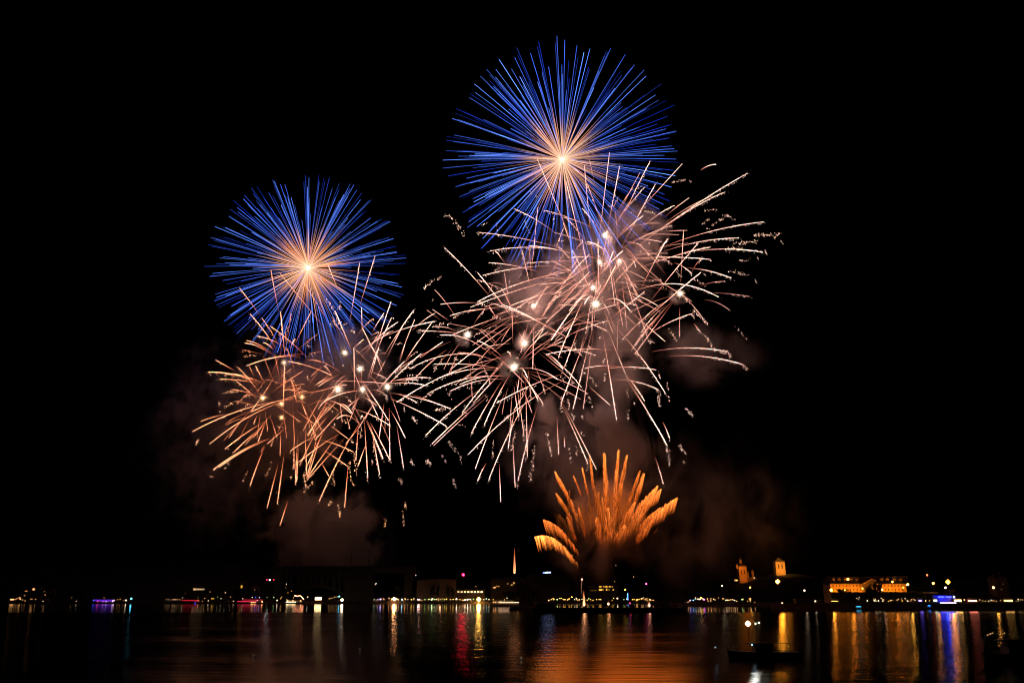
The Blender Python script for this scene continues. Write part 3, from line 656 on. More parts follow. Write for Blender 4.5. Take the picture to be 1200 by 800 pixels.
def flame(px, py0, py1, wpx, label, col, Y=432):
    c = P(px, py1, Y); r = empty('launch_flame', c, label, 'flame')
    k = Y / 1044; h = (py1 - py0) * k
    m_ = MB(); n = 9
    pts = [Vector((rnd.uniform(-.05, .05), 0, h * j / n)) for j in range(n + 1)]
    rad = [wpx * k * (.75 if j == 0 else (1 - j / n) ** 1.3 + .08) * .6 for j in range(n + 1)]
    cols = [mulc(lerpc(col, (col[0], col[1] * .5, col[2] * .35), j / n), 2.6 * (1 - j / n) + .35) for j in range(n + 1)]
    m_.tube(pts, rad, cols, 6); m_.build('flame_tongue', M_SPARK, r)
    s_ = MB()
    for _ in range(14):
        s_.octa((rnd.gauss(0, wpx * k * .5), rnd.gauss(0, .3), rnd.uniform(0, h * .7)), .12, mulc(col, .7))
    tag(s_.build('sparks', M_SPARK, r), kind='stuff')
    m2 = MB(); m2.octa((0, 0, .3), .55, (col[0], col[1], col[2])); f = m2.build('flame_base', M_FLAME, r); f.color = (col[0]*30, col[1]*30, col[2]*30, 1)
M_FLAME = emis_obj('flame_light')
flame(603, 642, 671, 2.6, 'tall thin white orange launch flame above the dark trees', (.62, .24, .10), 470)
flame(684.5, 692, 709, 2.6, 'short orange launch flame on the pontoon below the comet fan', (1, .45, .2))
flame(761, 704, 709.5, 2.4, 'small round launch flame at the right end of the lights', (1, .5, .3))
flame(713, 703, 708, 1, 'faint slanting launch spark on the pontoon', (.35, .14, .06))
# rising tail by the fan's foot
m_ = MB(); r = empty('rising_comet', P(682, 678.5, 440), 'small pink comet just rising from the pontoon flame', 'firework')
m_.octa((0, 0, 0), .55, (3, 1.2, .9)); m_.tube([Vector((0,0,0)), P(681, 690, 440) - r.location, P(683, 702, 440) - r.location], [.12, .1, .03], [(.5,.2,.12), (.3,.13,.07), (.1,.04,.02)])
m_.build('comet_head', M_SPARK, r)

# ------------------------------------------------------------------ quay walls
def quay(px0, px1, Y, ztop, label, side=None):
    xa, xb = X(px0, Y), X(px1, Y)
    o = empty('quay_wall', ((xa + xb) / 2, Y, 0), label, 'quay wall')
    mb = MB(); mb.box(-(xb - xa) / 2, (xb - xa) / 2, 0, 6, -2, ztop); mb.build('wall', M_STONE, o)
    mb = MB(); mb.box(-(xb - xa) / 2, (xb - xa) / 2, -.25, 6.2, ztop + .004, ztop + .35); mb.build('coping', M_STONE, o)
    return o
quay(-500, 606, 1046, 1.9, 'low stone quay along the far shore left of the pontoon')
quay(600, 790, 1043, 2.0, 'low stone quay along the far shore behind the pontoon')
quay(786, 908, 756, 2.0, 'low stone quay below the church')
quay(906, 1420, 527, 2.9, 'pale stone quay wall below the long amber lit building')

# ------------------------------------------------------------------ bridge
BYY = 1080
t = empty('arch_bridge', (X(410, BYY), BYY, 0), 'dark arched viaduct with slender spandrel columns over the river mouth', 'bridge')
ox = t.location.x
def bx_(px): return X(px, BYY) - ox
zt = Z(663.5, BYY); zb = Z(671.5, BYY)
mb = MB(); mb.box(bx_(318), bx_(486), -6, 6, zb, zt); mb.build('deck', M_CONC, t)
mb = MB()
for k in (-6.3, 6.0):
    mb.box(bx_(318), bx_(486), k, k + .3, zt + .004, zt + .25); mb.box(bx_(318), bx_(486), k, k + .3, zt + 1.0, zt + 1.15)
    xx = bx_(318)
    while xx < bx_(486): mb.box(xx, xx + .15, k, k + .3, zt + .25, zt + 1.0); xx += 3
mb.build('railing', M_CONC, t)
def arch_z(px): u = (px - 372) / 46.0; return Z(684.5 + 21 * u * u, BYY)
for k in (-5, 3):
    mb = MB(); prof = [(bx_(p), arch_z(p)) for p in range(326, 420, 4)]
    prof += [(x, z - 3.4) for x, z in reversed(prof)]
    mb.prism(prof, k, k + 2); mb.build('arch_rib', M_CONC, t)
for i in range(12):
    p = 333 + i * 7.1
    if abs(p - 372) < 3: continue
    mb = MB(); mb.box(bx_(p), bx_(p) + (2.4 if i % 2 else 3.4), -5, 5, arch_z(min(max(p, 328), 416)) - .5, zb + .01); mb.build('spandrel_column', M_CONC, t)
for p in (322, 424, 474):
    mb = MB(); mb.box(bx_(p), bx_(p) + 9, -5.5, 5.5, -2, zb + .02); mb.build('pier', M_CONC, t)
mb = MB(); mb.box(bx_(404), bx_(436), -4.9, 4.9, -2, zb + .03); mb.build('abutment', M_CONC, t)
for p in (356, 409.5, 430, 450):
    r = empty('bridge_lamp_post', (X(p, BYY), BYY, zt), ['unlit lamp post on the viaduct at the smoke\'s left edge', 'unlit lamp post on the viaduct over the abutment',
        'unlit lamp post on the viaduct right of the abutment', 'unlit lamp post on the viaduct at the smoke\'s right edge'][(356, 409.5, 430, 450).index(p)], 'lamp post', 'unlit lamp posts on the viaduct')
    hh = Z(644, BYY) - zt
    mb = MB(); mb.cyl(0, 0, 0, hh, .38, .22); mb.build('post', M_POST, r)
    mb = MB(); mb.box(-.2, 1.8, -.4, .4, hh, hh + .5); mb.build('lamp_head', M_POST, r)

# ------------------------------------------------------------------ lamps
lm = MB(); lm.cyl(0, 0, -1, -.5, .09, .07, 6, 0)
def lamp_mesh(h, r, name):
    m_ = MB(); m_.cyl(0, 0, -h, -r, .10, .07, 6, 0); m_.cyl(0, 0, r * .9, r * 1.15, r * .9, .05, 6, 0)
    m_.octa((0, 0, 0), r, None, r, 1)
    return m_.mesh(name, [M_POST, M_LAMP])
LMESH = {}
def shore_lamp(px, py, Y, col, s, r, label, group, name='shore_lamp', cat='lamp'):
    z = Z(py, Y); h = max(1.5, z - max(ground_z(X(px, Y), Y), 0)); hk = round(h * 2) / 2
    key = (hk, r)
    if key not in LMESH: LMESH[key] = lamp_mesh(hk, r, name)
    o = bpy.data.objects.new(name, LMESH[key]); C.objects.link(o); o.location = (X(px, Y), Y, z)
    o.color = (col[0]*s, col[1]*s, col[2]*s, 1)
    return tag(o, label, cat, group)
WARM = (1, .46, .15); WHT = (1, .72, .46); YEL = (1, .50, .06); GRN = (.45, 1, .25); CYA = (.1, .7, 1); VIO = (.7, .5, 1); RED = (1, .02, .08); SOD = (1, .40, .04); BLU = (.03, .08, 1); PNK = (1, .35, .6)
def lamps(lst, Y, label, group):
    for q in lst:
        px, py, c, s = q[:4]; s *= .6 if px < 430 else (.8 if px < 800 else (1 if px < 990 else .55)); r = (q[4] if len(q) > 4 else .8) * Y / 1044.0 * .62
        shore_lamp(px, py, Y + rnd.uniform(0, 6), c, s, round(r, 2), label, group)
lamps([(84,700,WARM,1),(90,704,WHT,4),(68,708,WHT,.4),(122,700,WARM,2),(138,702,WARM,4),(141,701.5,WARM,4),(145,703,WARM,1.5),(148,703,WHT,8,1.3)], 1052,
      'small warm lamp on the dark shore near the violet lit boat', 'lamps near the violet boat')
shore_lamp(154, 701, 1054, CYA, 12, 1.0, 'cyan lamp right of the violet lit boat', None)
lamps([(195,701.5,WARM,2),(198,702,WHT,2),(203,702,WARM,4,1),(205.5,702,WHT,4,1),(208,702,WARM,3),(211,702,WARM,2),(199,704.5,WHT,3),(214,700,(.6,1,.6),3),(237.5,704,WARM,3),(240,700.5,WARM,3),
  (244.5,703.5,WHT,5),(248.5,701,YEL,4,1),(250.5,701,YEL,3),(249,706,WARM,1.5),(259,701,WHT,3),(268.5,704.5,WHT,4),(274,704,WHT,6),(270,699,WARM,1.5),(263.5,694,WHT,4),(245.5,693,WARM,2),
  (217,695,WARM,.7),(204.5,707,WHT,.5),(255,699,GRN,1),(232,700,WARM,1)], 1050,
      'small lamp in the row of lights beside the two red lit boats', 'lamps by the red boats')
lamps([(284.5,701,WHT,5),(295.5,699.5,WHT,5),(299.5,699.5,BLU,8),(304,699.5,(.3,.4,1),8),(313,699.5,GRN,1.5),(321,699.5,GRN,5),(325,703,WHT,8,1.1),(329,701,WARM,4),(330,699,WARM,3),(333,705.5,WHT,8),
  (334.5,684,WHT,4),(336,702,WARM,5),(339,703,WARM,5),(344,700,WARM,5),(352,704,WARM,5),(360.5,699,WHT,6),(361.5,705,WHT,7),(334,688,YEL,1.5),(337,694,YEL,2),(341,692,YEL,1.5),(386,701,WARM,6),(389,700.5,WARM,5),
  (392,699,WARM,5),(395,699,WARM,4)], 1048,
      'small lamp among the lights at the foot of the viaduct', 'lamps at the viaduct foot')
shore_lamp(397.5, 698.3, 1048, CYA, 10, .8, 'cyan lamp under the viaduct arch', None)
shore_lamp(401, 702.5, 1048, WHT, 24, 1.5, 'bright white lamp at the right foot of the viaduct arch', None)
for p, c in ((311, RED), (319, RED)):
    shore_lamp(p, 678.8, 1062, c, 6, .7, 'red warning lamp flanking a white one, high left of the viaduct', 'pair of red warning lamps')
shore_lamp(314.5, 679, 1062, (.8, .85, 1), 14, .9, 'white lamp between the two red warning lamps', None)
lamps([(438.5,702,(.7,1,.3),3),(443,702,VIO,5),(446,701.7,VIO,10,1.3),(450,702,WARM,5),(456,700.5,WARM,7),(459,702,WARM,6),(465,701.5,WHT,10,1.2),(467,702.3,WARM,7),(471,702,(.5,.9,1),8,1.2),(475,702,WARM,7),
  (478,702,WHT,3),(482,702,YEL,7,1),(485,702,WARM,6),(490,702,(1,.7,.9),12,1.2),(492,702,(1,.6,.7),7),(498,702,GRN,6),(503,701.6,GRN,4),(506,702,(.6,1,.4),10,1.3),(509,702,GRN,5),(516,702,WARM,4),
  (519,704.5,(.6,1,.4),3),(521,702,(.8,.9,.2),6),(528,702,WARM,5),(531,701.8,YEL,8),(535,701.5,WHT,12,1.3),(539,702,WARM,7),(545,702.5,WHT,11,1.2),(548,702,WHT,13,1.4),(551,701.8,WHT,10,1),(555,701.5,GRN,5),
  (567,702,WHT,6),(570,701,(.5,.9,.8),5),(573,702,WHT,7),(578,702,YEL,6),(440,683,WHT,5),(439,684.5,WHT,3)], 1046,
      'small lamp in the long even row along the far quay', 'row of lamps along the far quay')
shore_lamp(462, 701.3, 1044, (1, .42, .17), 60, 1.9, 'large warm white lamp, biggest left of the flat roofed hall', None)
shore_lamp(561, 701.8, 1044, (1, .50, .09), 80, 2.3, 'largest yellow lamp on the far quay, left of the passenger ship', None)
shore_lamp(542.5, 673, 1050, (1, .01, .05), 30, 1.6, 'bright crimson lamp on a tall mast above the terrace', None, 'mast_light')
shore_lamp(486.5, 673.5, 1050, WHT, 2, .7, 'tiny pale lamp above the left end of the flat roofed hall', None)
lamps([(643,703,WARM,7,1.1),(646,702,WARM,6),(649,702,YEL,6,1.1),(653,702,(.6,1,.3),7,1),(658,700.5,YEL,6),(660,702,WARM,7),(662,702,YEL,6,1.1),(665,702.3,WARM,7),(667,701,WARM,5),(670,699.3,YEL,12,1.2),
  (676,702,YEL,5),(679,702,WARM,6),(682,701.5,(1,.8,.3),5),(688,702.5,YEL,6),(690,701,(.7,1,.4),5),(692,702,YEL,6),(694,704.5,WHT,5),(699,702,YEL,6),(702,702,WARM,5),(704,702,YEL,5),(723.5,700.7,WHT,12,1.2),
  (731,702,GRN,3),(741,702,YEL,6),(743,702,WARM,5),(747,702,WARM,8,1.1),(749,701.8,YEL,6),(752,701,WARM,8,1.1),(754,699.7,WHT,7),(756,702,WARM,7),(758,701,WARM,6),(761.5,702,WARM,8,1.1),(766,705,WARM,4),(768,704.5,WARM,3)], 1046,
      'small lamp in the row seen over the launch pontoon', 'lamps seen over the pontoon')
for k in range(4): shore_lamp(735.7, 695.3 + k * 2.2, 1046, (.1, .35, 1), 5, .75, 'blue lamp in a vertical line of four over the pontoon', 'vertical line of blue lamps')
shore_lamp(738, 706.3, 470, (1, .05, .15), 6, .35, 'dim red lamp low over the pontoon', None)
shore_lamp(758, 683.6, 1100, (1, .08, .25), 10, 1.1, 'pink red lamp on the slope right of the lit office windows', None)
shore_lamp(733, 690.5, 1100, YEL, 8, 1.0, 'yellow lamp beside the lit office windows', None)
for a, b_, s in ((743.5, 675.5, 1.5), (723, 662, 1)): shore_lamp(a, b_, 1300, (1, .6, .2), s, .8, 'faint lamp high on the slope above the lit office windows', 'faint lamps high on the slope')
lamps([(803,706,WARM,7),(806,705,WARM,4),(809,702.7,BLU,14),(812,703,(.3,.5,1),8),(814.5,701.5,CYA,5),(815,700,WARM,5),(818,701.5,WARM,7),(820,701.7,WHT,8,1.1),(821.5,699.7,YEL,9,1.4),(823.5,701,WARM,8),(825,702,(1,.15,.8),10,1.1),
  (829,701,WARM,4),(833,701,WARM,5),(836,701.5,WARM,6),(842,700,WARM,2),(845,707,WHT,8,1),(852,702.5,WHT,7),(854,703,WARM,5),(856,702,WARM,7),(858.5,702,WARM,6),(860.5,703,WHT,8),(863,704,WARM,5),(856,706,(.6,1,.4),3),
  (869.5,702,GRN,5,1),(871,701.5,YEL,3),(879,702.5,YEL,7),(884,705.5,WARM,4),(838,702.5,WARM,3),(848,701,WARM,3)], 759,
      'small coloured lamp on the quay below the church', 'coloured lamps below the church')
for a, b_, c, s, l in ((847, 686, WHT, 6, 'white lamp on the slope far left of the church'), (865, 679.5, YEL, 5, 'yellow lamp at the foot of the church'), (880, 688, YEL, 16, 'strong yellow lamp below the church turrets'),
        (943.5, 691.5, WHT, 7, 'white lamp between the bell tower and the long amber building'), (1090, 673.4, (1, .12, .05), 6, 'small red lamp above the street lamps right of the amber building'),
        (1149, 684.5, WARM, 3, 'faint warm lamp between the two brightest right hand street lamps')):
    shore_lamp(a, b_, 800 if a < 900 else 640, c, s, .7, l, None)
lamps([(1004,700.5,WHT,4),(1007,699.5,WHT,4),(1006,702,WARM,3),(1016,703.5,WHT,8,1),(1024,703.4,WHT,9,1.1),(1026,703.6,WHT,9,1),(1029,703.5,WHT,9,1),(1032.5,700.5,WHT,4),(1034,704,(.8,.85,1),9),(1043,703.3,WARM,4,1),(1045,703,WARM,4),
  (1051,702.5,WARM,8),(1056.5,701,WARM,3),(1060.5,701,WHT,7),(1063.5,704,(.9,.9,1),7),(1068,702,WARM,5),(1070,701.5,WARM,4),(1072,703,WARM,3)], 534,
      'small lamp among the stalls in front of the long amber building', 'lamps before the amber building')
lamps([(1130,702.5,WARM,8),(1148,702,WARM,4),(1151,703.5,WARM,4),(1154,704,WARM,5),(1158,703.8,WHT,6),(1161,702.5,(.8,.9,1),7),(1164,703.5,WARM,5),(1167,704,WARM,5),(1172,703,WARM,5),(1193,702,WHT,6),(1195.5,702.3,WARM,5),(1198,702.3,WARM,6),(1190,704,WARM,2)], 534,
      'small lamp in the row at the far right end of the quay', 'lamps at the right end of the quay')
shore_lamp(916, 706.4, 530, (1, .55, .4), 7, .5, 'small pinkish lamp at the left tip of the pale quay', None)
shore_lamp(955, 704, 532, WHT, 7, .4, 'small white lamp beside the low quay shed', None)

xq = random.Random(8)
def fill(n, pa, pb, pc, Y, label, group):
    lamps([(xq.uniform(pa, pb), pc + xq.uniform(-1.6, 1.6), xq.choice((WARM, WARM, YEL, WHT, (1, .38, .12))), xq.uniform(1.5, 7), xq.uniform(.6, 1.0)) for _ in range(n)], Y, label, group)
fill(28, 436, 600, 702, 1046, 'small lamp in the long even row along the far quay', 'row of lamps along the far quay')
fill(20, 642, 768, 702, 1046, 'small lamp in the row seen over the launch pontoon', 'lamps seen over the pontoon')
fill(12, 803, 884, 702.5, 759, 'small coloured lamp on the quay below the church', 'coloured lamps below the church')
fill(16, 984, 1090, 702.8, 534, 'small lamp among the stalls in front of the long amber building', 'lamps before the amber building')
fill(16, 1126, 1199, 703, 534, 'small lamp in the row at the far right end of the quay', 'lamps at the right end of the quay')
def street_lamp(px, py, Y, s, r, label, col=SOD, watt=0, group='sodium street lamps on the right shore'):
    z = Z(py, Y); gz = max(2.0, ground_z(X(px, Y), Y)); h = max(z - gz, 3)
    o = empty('street_lamp', (X(px, Y), Y, z - h), label, 'street lamp', group)
    mb = MB(); mb.cyl(0, 0, 0, h, .14, .08); mb.tube([(0, 0, h), (.4, 0, h + .35), (1.2, 0, h + .4)], .06, None, 6); mb.build('post', M_POST, o)
    mb = MB(); mb.box(-.6, 1.5, -.25, .25, h + .38, h + .55); mb.build('lamp_hood', M_POST, o)
    mb = MB(); mb.octa((0, 0, h), r, None, r); b2 = mb.build('bulb', M_LAMP, o); b2.color = (col[0]*s, col[1]*s, col[2]*s, 1)
    if watt: point_light('street_light', (o.location.x, o.location.y, z - .1), col, watt, o, .4)
    return o
street_lamp(913, 681, 540, 60, 1.35, 'brightest sodium street lamp, directly below the bell tower', (1, .34, .02), 1500)
street_lamp(975, 691, 545, 60, .85, 'street lamp at the left corner of the long amber building', (1, .34, .03), 900)
street_lamp(996, 678.3, 562, 50, .75, 'high street lamp in front of the left dormers', (1, .32, .03))
street_lamp(991, 691, 556, 14, .5, 'low lamp in the tree before the left wing', (1, .38, .05))
street_lamp(1012, 689, 556, 15, .5, 'lamp at the right end of the left wing', (1, .38, .05))
street_lamp(1035, 690.5, 556, 15, .5, 'lamp beside the tall dark tree before the right wing', (1, .62, .25))
street_lamp(1048, 681.3, 558, 40, .6, 'lamp at the eaves of the right wing', (1, .33, .03))
street_lamp(1060, 688, 552, 16, .5, 'lamp at the right corner of the right wing', (1, .33, .03))
street_lamp(1065.5, 684.5, 550, 50, .75, 'yellowish street lamp just right of the long amber building', (1, .45, .06), 300)
street_lamp(1096, 683, 560, 42, .7, 'single street lamp above the pale canopy roof', (1, .34, .04), 150)
street_lamp(1113.5, 681.5, 540, 45, 1.35, 'brightest sodium street lamp right of the amber building', (1, .30, .015), 900)
street_lamp(1109.5, 688, 545, 28, .6, 'pinkish low street lamp tucked under the brightest right hand one', (1, .55, .30))
street_lamp(1166, 688, 545, 50, .75, 'rightmost yellow street lamp before a dim house', (1, .42, .06), 300)

# ------------------------------------------------------------------ stalls and strips of light on the right quay
def stall(px0, px1, py0, py1, Y, col, s, label, group=None, roof=M_CLOTH):
    xa, xb = X(px0, Y), X(px1, Y); zt = Z(py0, Y); zb_ = Z(py1, Y); gz = 3.25 if Y < 600 else 2.2
    o = empty('market_stall', ((xa + xb) / 2, Y, gz), label, 'stall', group)
    wd = (xb - xa) / 2; top = max(zt - gz, 1.6) + .3
    mb = MB(); mb.prism([(-wd - .4, top), (wd + .4, top), (wd * .5, top + .9), (-wd * .5, top + .9)], -1.6, 1.6); mb.build('canopy', roof, o)
    for sx_ in (-wd, wd):
        for sy_ in (-1.3, 1.3):
            mb = MB(); mb.cyl(sx_, sy_, 0, top, .06, None, 6); mb.build('post', M_POST, o)
    mb = MB(); mb.box(-wd, wd, -1.2, -.8, 0, .95); mb.build('counter', M_POST, o)
    mb = MB(); mb.box(-wd, wd, -1.0, -.85, max(zb_ - gz, .97), max(zt - gz, 1.3)); l_ = mb.build('light_strip', M_LAMP, o); l_.color = (col[0]*s, col[1]*s, col[2]*s, 1)
    return o
stall(1117, 1125, 702.3, 704.6, 533, (1, .48, .12), 14, 'very bright warm white stall right beside the blue stage')
stall(1133, 1143, 702.9, 704.6, 533, (1, .22, .14), 11, 'stall glowing pinkish red in the middle of the right quay')
stall(1175, 1185, 702.6, 704.4, 533, (1, .50, .12), 6, 'wide yellow lit stall near the right end of the quay')
stall(1093, 1096.5, 702.3, 704.3, 533, (.85, 1, .6), 6, 'small greenish white stall left of the blue stage')
stall(1075, 1079, 702.6, 704.2, 533, (.25, .15, 1), 6, 'small violet blue lit stall between lamps and blue stage')
stall(973, 981, 704.2, 705.1, 533, (1, .5, .08), 3, 'low amber lit stall under the corner street lamp')
stall(369.5, 377, 699.5, 702.5, 1046, (1, .68, .30), 7, 'bright warm lit pavilion under the viaduct arch')
stall(226, 239, 689.3, 690.8, 1100, (1, .72, .35), .5, 'dim long lit terrace roof above the first red boat')
# blue stage
o = empty('blue_stage', (X(1107, 534), 534, 3.2), 'festival stage washed in blue light with a white lit front edge', 'stage')
wd = X(1117.5, 534) - X(1107, 534)
mb = MB(); mb.box(-wd, wd, -2.5, 4, 0, .6); mb.build('platform', M_POST, o)
mb = MB(); mb.box(-wd, wd, 3, 3.3, .6, 4.5); q = mb.build('back_panel', surf('stage_back_cloth', (.12, .12, .5), .9), o)
mb = MB(); mb.box(-wd - .5, wd + .5, -3, 4, 4.5, 4.8); mb.build('roof', M_POST, o)
for a, b_ in ((-wd, -wd + 3.6), (-wd + 4.6, -wd + 8.0)):
    mb = MB(); mb.box(a, b_, -3.2, -3.05, 3.2, 3.95); q = mb.build('blue_light_bar', M_LAMP, o); q.color = (.25, .3, 16, 1)
mb = MB(); mb.octa((wd - 1.3, -3.1, 3.6), .55); q = mb.build('spotlight', M_LAMP, o); q.color = (6, 7, 16, 1)
mb = MB(); mb.box(-wd + 1, wd, -2.75, -2.6, -.25, .4); q = mb.build('front_light_strip', M_LAMP, o); q.color = (3.2, 2.6, 4.6, 1)
for s_ in (-1, 1):
    mb = MB(); mb.cyl(s_ * wd, -2.8, 0, 4.5, .12, None, 6); mb.build('post', M_POST, o)
point_light('stage_light', (o.location.x, o.location.y - 0.5, o.location.z + 4), (.02, .05, 1), 900, o, .5)

# ------------------------------------------------------------------ buildings
def lit_windows(o, wins, Y, base, yoff, col=WARM, k=1.0):
    """each lit window is a part; wins = (px, py, width px, height px, strength[, colour])"""
    for q in wins:
        px, py, ww, hh, s = q[:5]; c = q[5] if len(q) > 5 else col
        kx = Y / 1044; x = X(px, Y) - o.location.x; z = Z(py, Y) - o.location.z
        mb = MB(); mb.box(x - ww * kx / 2, x + ww * kx / 2, yoff - .12, yoff + .1, z - hh * kx / 2, z + hh * kx / 2)
        f = mb.build('window', M_WIN, o); f.color = (c[0]*s*k, c[1]*s*k, c[2]*s*k, 1)
def house(px0, px1, pytop, Y, label, wins, cat='house', roofh=.35, group=None, wall=None, depth=10, flat=False, name='house'):
    xa, xb = X(px0, Y), X(px1, Y); xc = (xa + xb) / 2; gz = max(1.9, ground_z(xc, Y)) - .3
    o = empty(name, (xc, Y, gz), label, cat, group); wd = (xb - xa) / 2; h = max(Z(pytop, Y) - gz, 3)
    mb = MB(); mb.box(-wd, wd, 0, depth, -2, h); mb.build('wall', wall or M_WALLD, o)
    mb = MB()
    if flat: mb.box(-wd - .4, wd + .4, -.4, depth + .4, h + .004, h + .5)
    else:
        n = 4; e = .5; rh = min(wd, depth / 2) * roofh * 2
        mb.add([(-wd-e, -e, h+.01), (wd+e, -e, h+.01), (wd+e, depth+e, h+.01), (-wd-e, depth+e, h+.01), (-wd*.7, depth/2, h+rh), (wd*.7, depth/2, h+rh)],
               [(0,1,5,4), (1,2,5), (2,3,4,5), (3,0,4), (3,2,1,0)])
    rf = mb.build('roof', M_ROOF, o)
    if not flat:
        mb = MB(); mb.box(wd * .3, wd * .3 + .8, depth * .45, depth * .6, h + .5, h + rh + 1.0); mb.build('chimney', M_WALLD, rf)
    lit_windows(o, wins, Y, 0, 0); return o
hg = 'lit houses on the far left shore'
house(11, 25, 699.5, 1075, 'wide low house at the far left with its brightest window at the left end', [(14.5,702,4,1.4,2.2),(18,702,1.2,1,1),(20,701,1.2,1,.9),(23,698.2+1.6,2.5,1,1.2),(24,701.5,1.5,1.2,1.6)], group=hg)
house(20, 34, 695.8, 1105, 'house behind the wide low one with a short row of windows', [(22,697.8,2.5,1,1.0),(25,699,1.5,1.5,.9),(31,698.7,2,2,1.6),(27.5,697.4,3.5,.8,.7)], group=hg)
house(26, 46, 699.8, 1076, 'low broad house with three faint windows near the water', [(27,702.5,1,1,.8),(30,703.5,1.2,1,.7),(37,701.5,3,.7,.6),(42,701.7,1.2,.8,.8)], group=hg)
house(33, 47, 695.5, 1108, 'house with two lit bays in the middle of the left group', [(35.5,697.5,4,.7,.8),(39,699.5,2.5,1.2,1.2),(45,697.8,1,1,.9)], group=hg)
house(16, 33, 690, 1150, 'upper house with two small separate windows at far left', [(18.5,693,2.4,1.4,1.0),(29.5,692.3,3,1,.9)], group=hg)
house(35, 46, 688, 1152, 'upper house with one bright gable window over a smaller one', [(38,690,2.6,2,1.5),(42,693,2,1.4,1.1)], group=hg)
house(48, 60, 690.5, 1150, 'upper house with a bright amber row of windows', [(50.5,693,2,1.8,1.3),(54,693,3.5,1.6,2.0,(1,.5,.2)),(57.2,693,1,1.2,1.3),(52.5,696.5,1.6,.9,1)], group=hg)
house(48, 54, 702, 1070, 'tiny shed with a single white window left of the dark gap', [(51,704.5,1.8,1.2,2.2,WHT)], group=hg)
house(111, 131, 659.5, 1460, 'tall dark house high on the left hill with scattered windows', [(121,661.5,1.8,1.4,2.2),(125,661.5,1.5,.8,.9),(123,663.6,2.4,.7,.8),(119,665.8,1.6,1.4,1.0),(127.3,668.6,1.8,1.4,1.8),(113.6,677.5,1.4,1.3,1.6,(.7,1,.8)),(125.5,675,1.3,.8,.3),(129,661.6,1,1,.4)], group=None)
house(224, 241, 688, 1120, 'long low building with a warm lit front above the first red boat', [(227,690,3,2,1.6),(231,690,2,2,.7),(235,690,3,2,.5),(239,689.8,1.5,1.5,.4)])
house(279, 286, 683.5, 1150, 'small house on the slope with one yellow window', [(282,687,2,3,.7,YEL)])
house(293, 301, 689, 1120, 'small house with one orange window over the second red boat', [(297.3,691,3,1.6,1.2)])
# flat roofed hall with tall dark columns of trees before it
HY = 1070
o = empty('columned_hall', (X(511, HY), HY, 1.8), 'dim flat roofed hall with a curved cornice behind dark cypresses', 'building')
wd = X(534, HY) - X(511, HY); h = Z(680, HY) - 1.8
mb = MB(); mb.prism([(-wd, -2), (wd, -2), (wd, h + .6), (wd * .4, h + 1.4), (0, h + 1.4), (-wd * .6, h + .6), (-wd, h - .8)], 0, 18); mb.build('wall', M_WALLD, o)
mb = MB()
pr = [(-wd - .6, h - .8), (-wd * .6, h + .65), (0, h + 1.45), (wd * .4, h + 1.45), (wd + .6, h + .65)]
mb.prism(pr + [(x, z + .8) for x, z in reversed(pr)], -.8, 18.5); mb.build('roof', M_ROOF, o)
for i in range(5):
    mb = MB(); xx = -wd + 1 + i * 10.5; mb.box(xx, xx + 1.6, -.5, -.01, -2, h - 1.2); mb.build('pilaster', M_WALLD, o)
point_light('wall_washer', (o.location.x - wd + 4, HY - 9, 4), (1, .5, .28), 350, o, .5)
point_light('wall_washer', (o.location.x + 6, HY - 12, 5), (1, .5, .28), 250, o, .5)
# terrace
house(534, 568, 690.5, 1075, 'low terrace building with an even row of bright windows', [(537+3.9*i, 693 + (.1 if i % 2 else 0), 2.2, 1.6, 1.0 + .35*i, (1,.72,.34)) for i in range(8)] + [(557.5,686.8,1.6,1,.3)], 'building', flat=True, name='terrace_building')
house(575, 612, 679.5, 1110, 'tall dark house beside the flame with warm upper windows', [(579.5,688,3,1.4,1.1),(582,686.3,1.4,1,.7),(584.3,686.8,1.4,1,.7),(595,683.5,1.6,.8,.6),(600,685,1.4,1.2,.6),(602.3,682.7,1.2,2,1.1),(606,681.8,1.4,2,1.3),(607,684.5,2,1.2,1.8),(609,685.5,1.6,1.6,1.3),(599,684.8,.8,1,.7)])
# dark block with blue roof sign
o = house(622, 668, 673.5, 1062, 'large dark block with a small blue white sign on its roof', [], 'building', flat=True, name='office_block', depth=25, wall=M_BLOCK)
for i, (a, ww, s, c) in enumerate(((637.3, 1.6, 1.5, (.25,.35,1)), (639.5, 2.2, 2.6, (.35,.45,1)), (642, 2.4, 3.2, (.5,.65,1)), (644.8, 2.2, 2.6, (.45,.5,1)))):
    mb = MB(); x = X(a, 1062) - o.location.x; z = Z(670.6 - (.4 if i > 1 else 0), 1062) - o.location.z
    mb.box(x - ww/2, x + ww/2, .2, .5, z - .9, z + .7); q = mb.build('roof_sign', M_LAMP, o); q.color = (c[0]*s, c[1]*s, c[2]*s, 1)
house(690, 725, 685.2, 1085, 'broad office building with two broken rows of yellow windows', [(703.8,687,3,1.2,1.1,YEL),(708,687,1.6,1.2,.8,YEL),(711,687,2.4,1.4,1.3,YEL),(715,687,2.6,1.2,1,YEL),(718,687.2,1.4,1,.7,YEL),
  (704,690.6,3.6,1.8,1.3,(1,.55,.08)),(707,690.6,1.2,1.4,.7,YEL),(711.2,690.4,1.6,2.2,1.0,YEL),(714,690.6,1.2,1.2,.5,YEL),(719,690.6,1.6,1.4,.8,YEL),(720.8,680.8,1.2,1.2,.3,YEL),(696,691.5,8,1,.08,YEL)], 'building', flat=True, wall=M_WALLD, name='office_building')
# dim house at the right margin
house(1170, 1184, 677, 600, 'dim narrow house behind the rightmost street lamp', [(1175,690,.8,1.2,.15),(1178,684,.8,1.2,.1)])

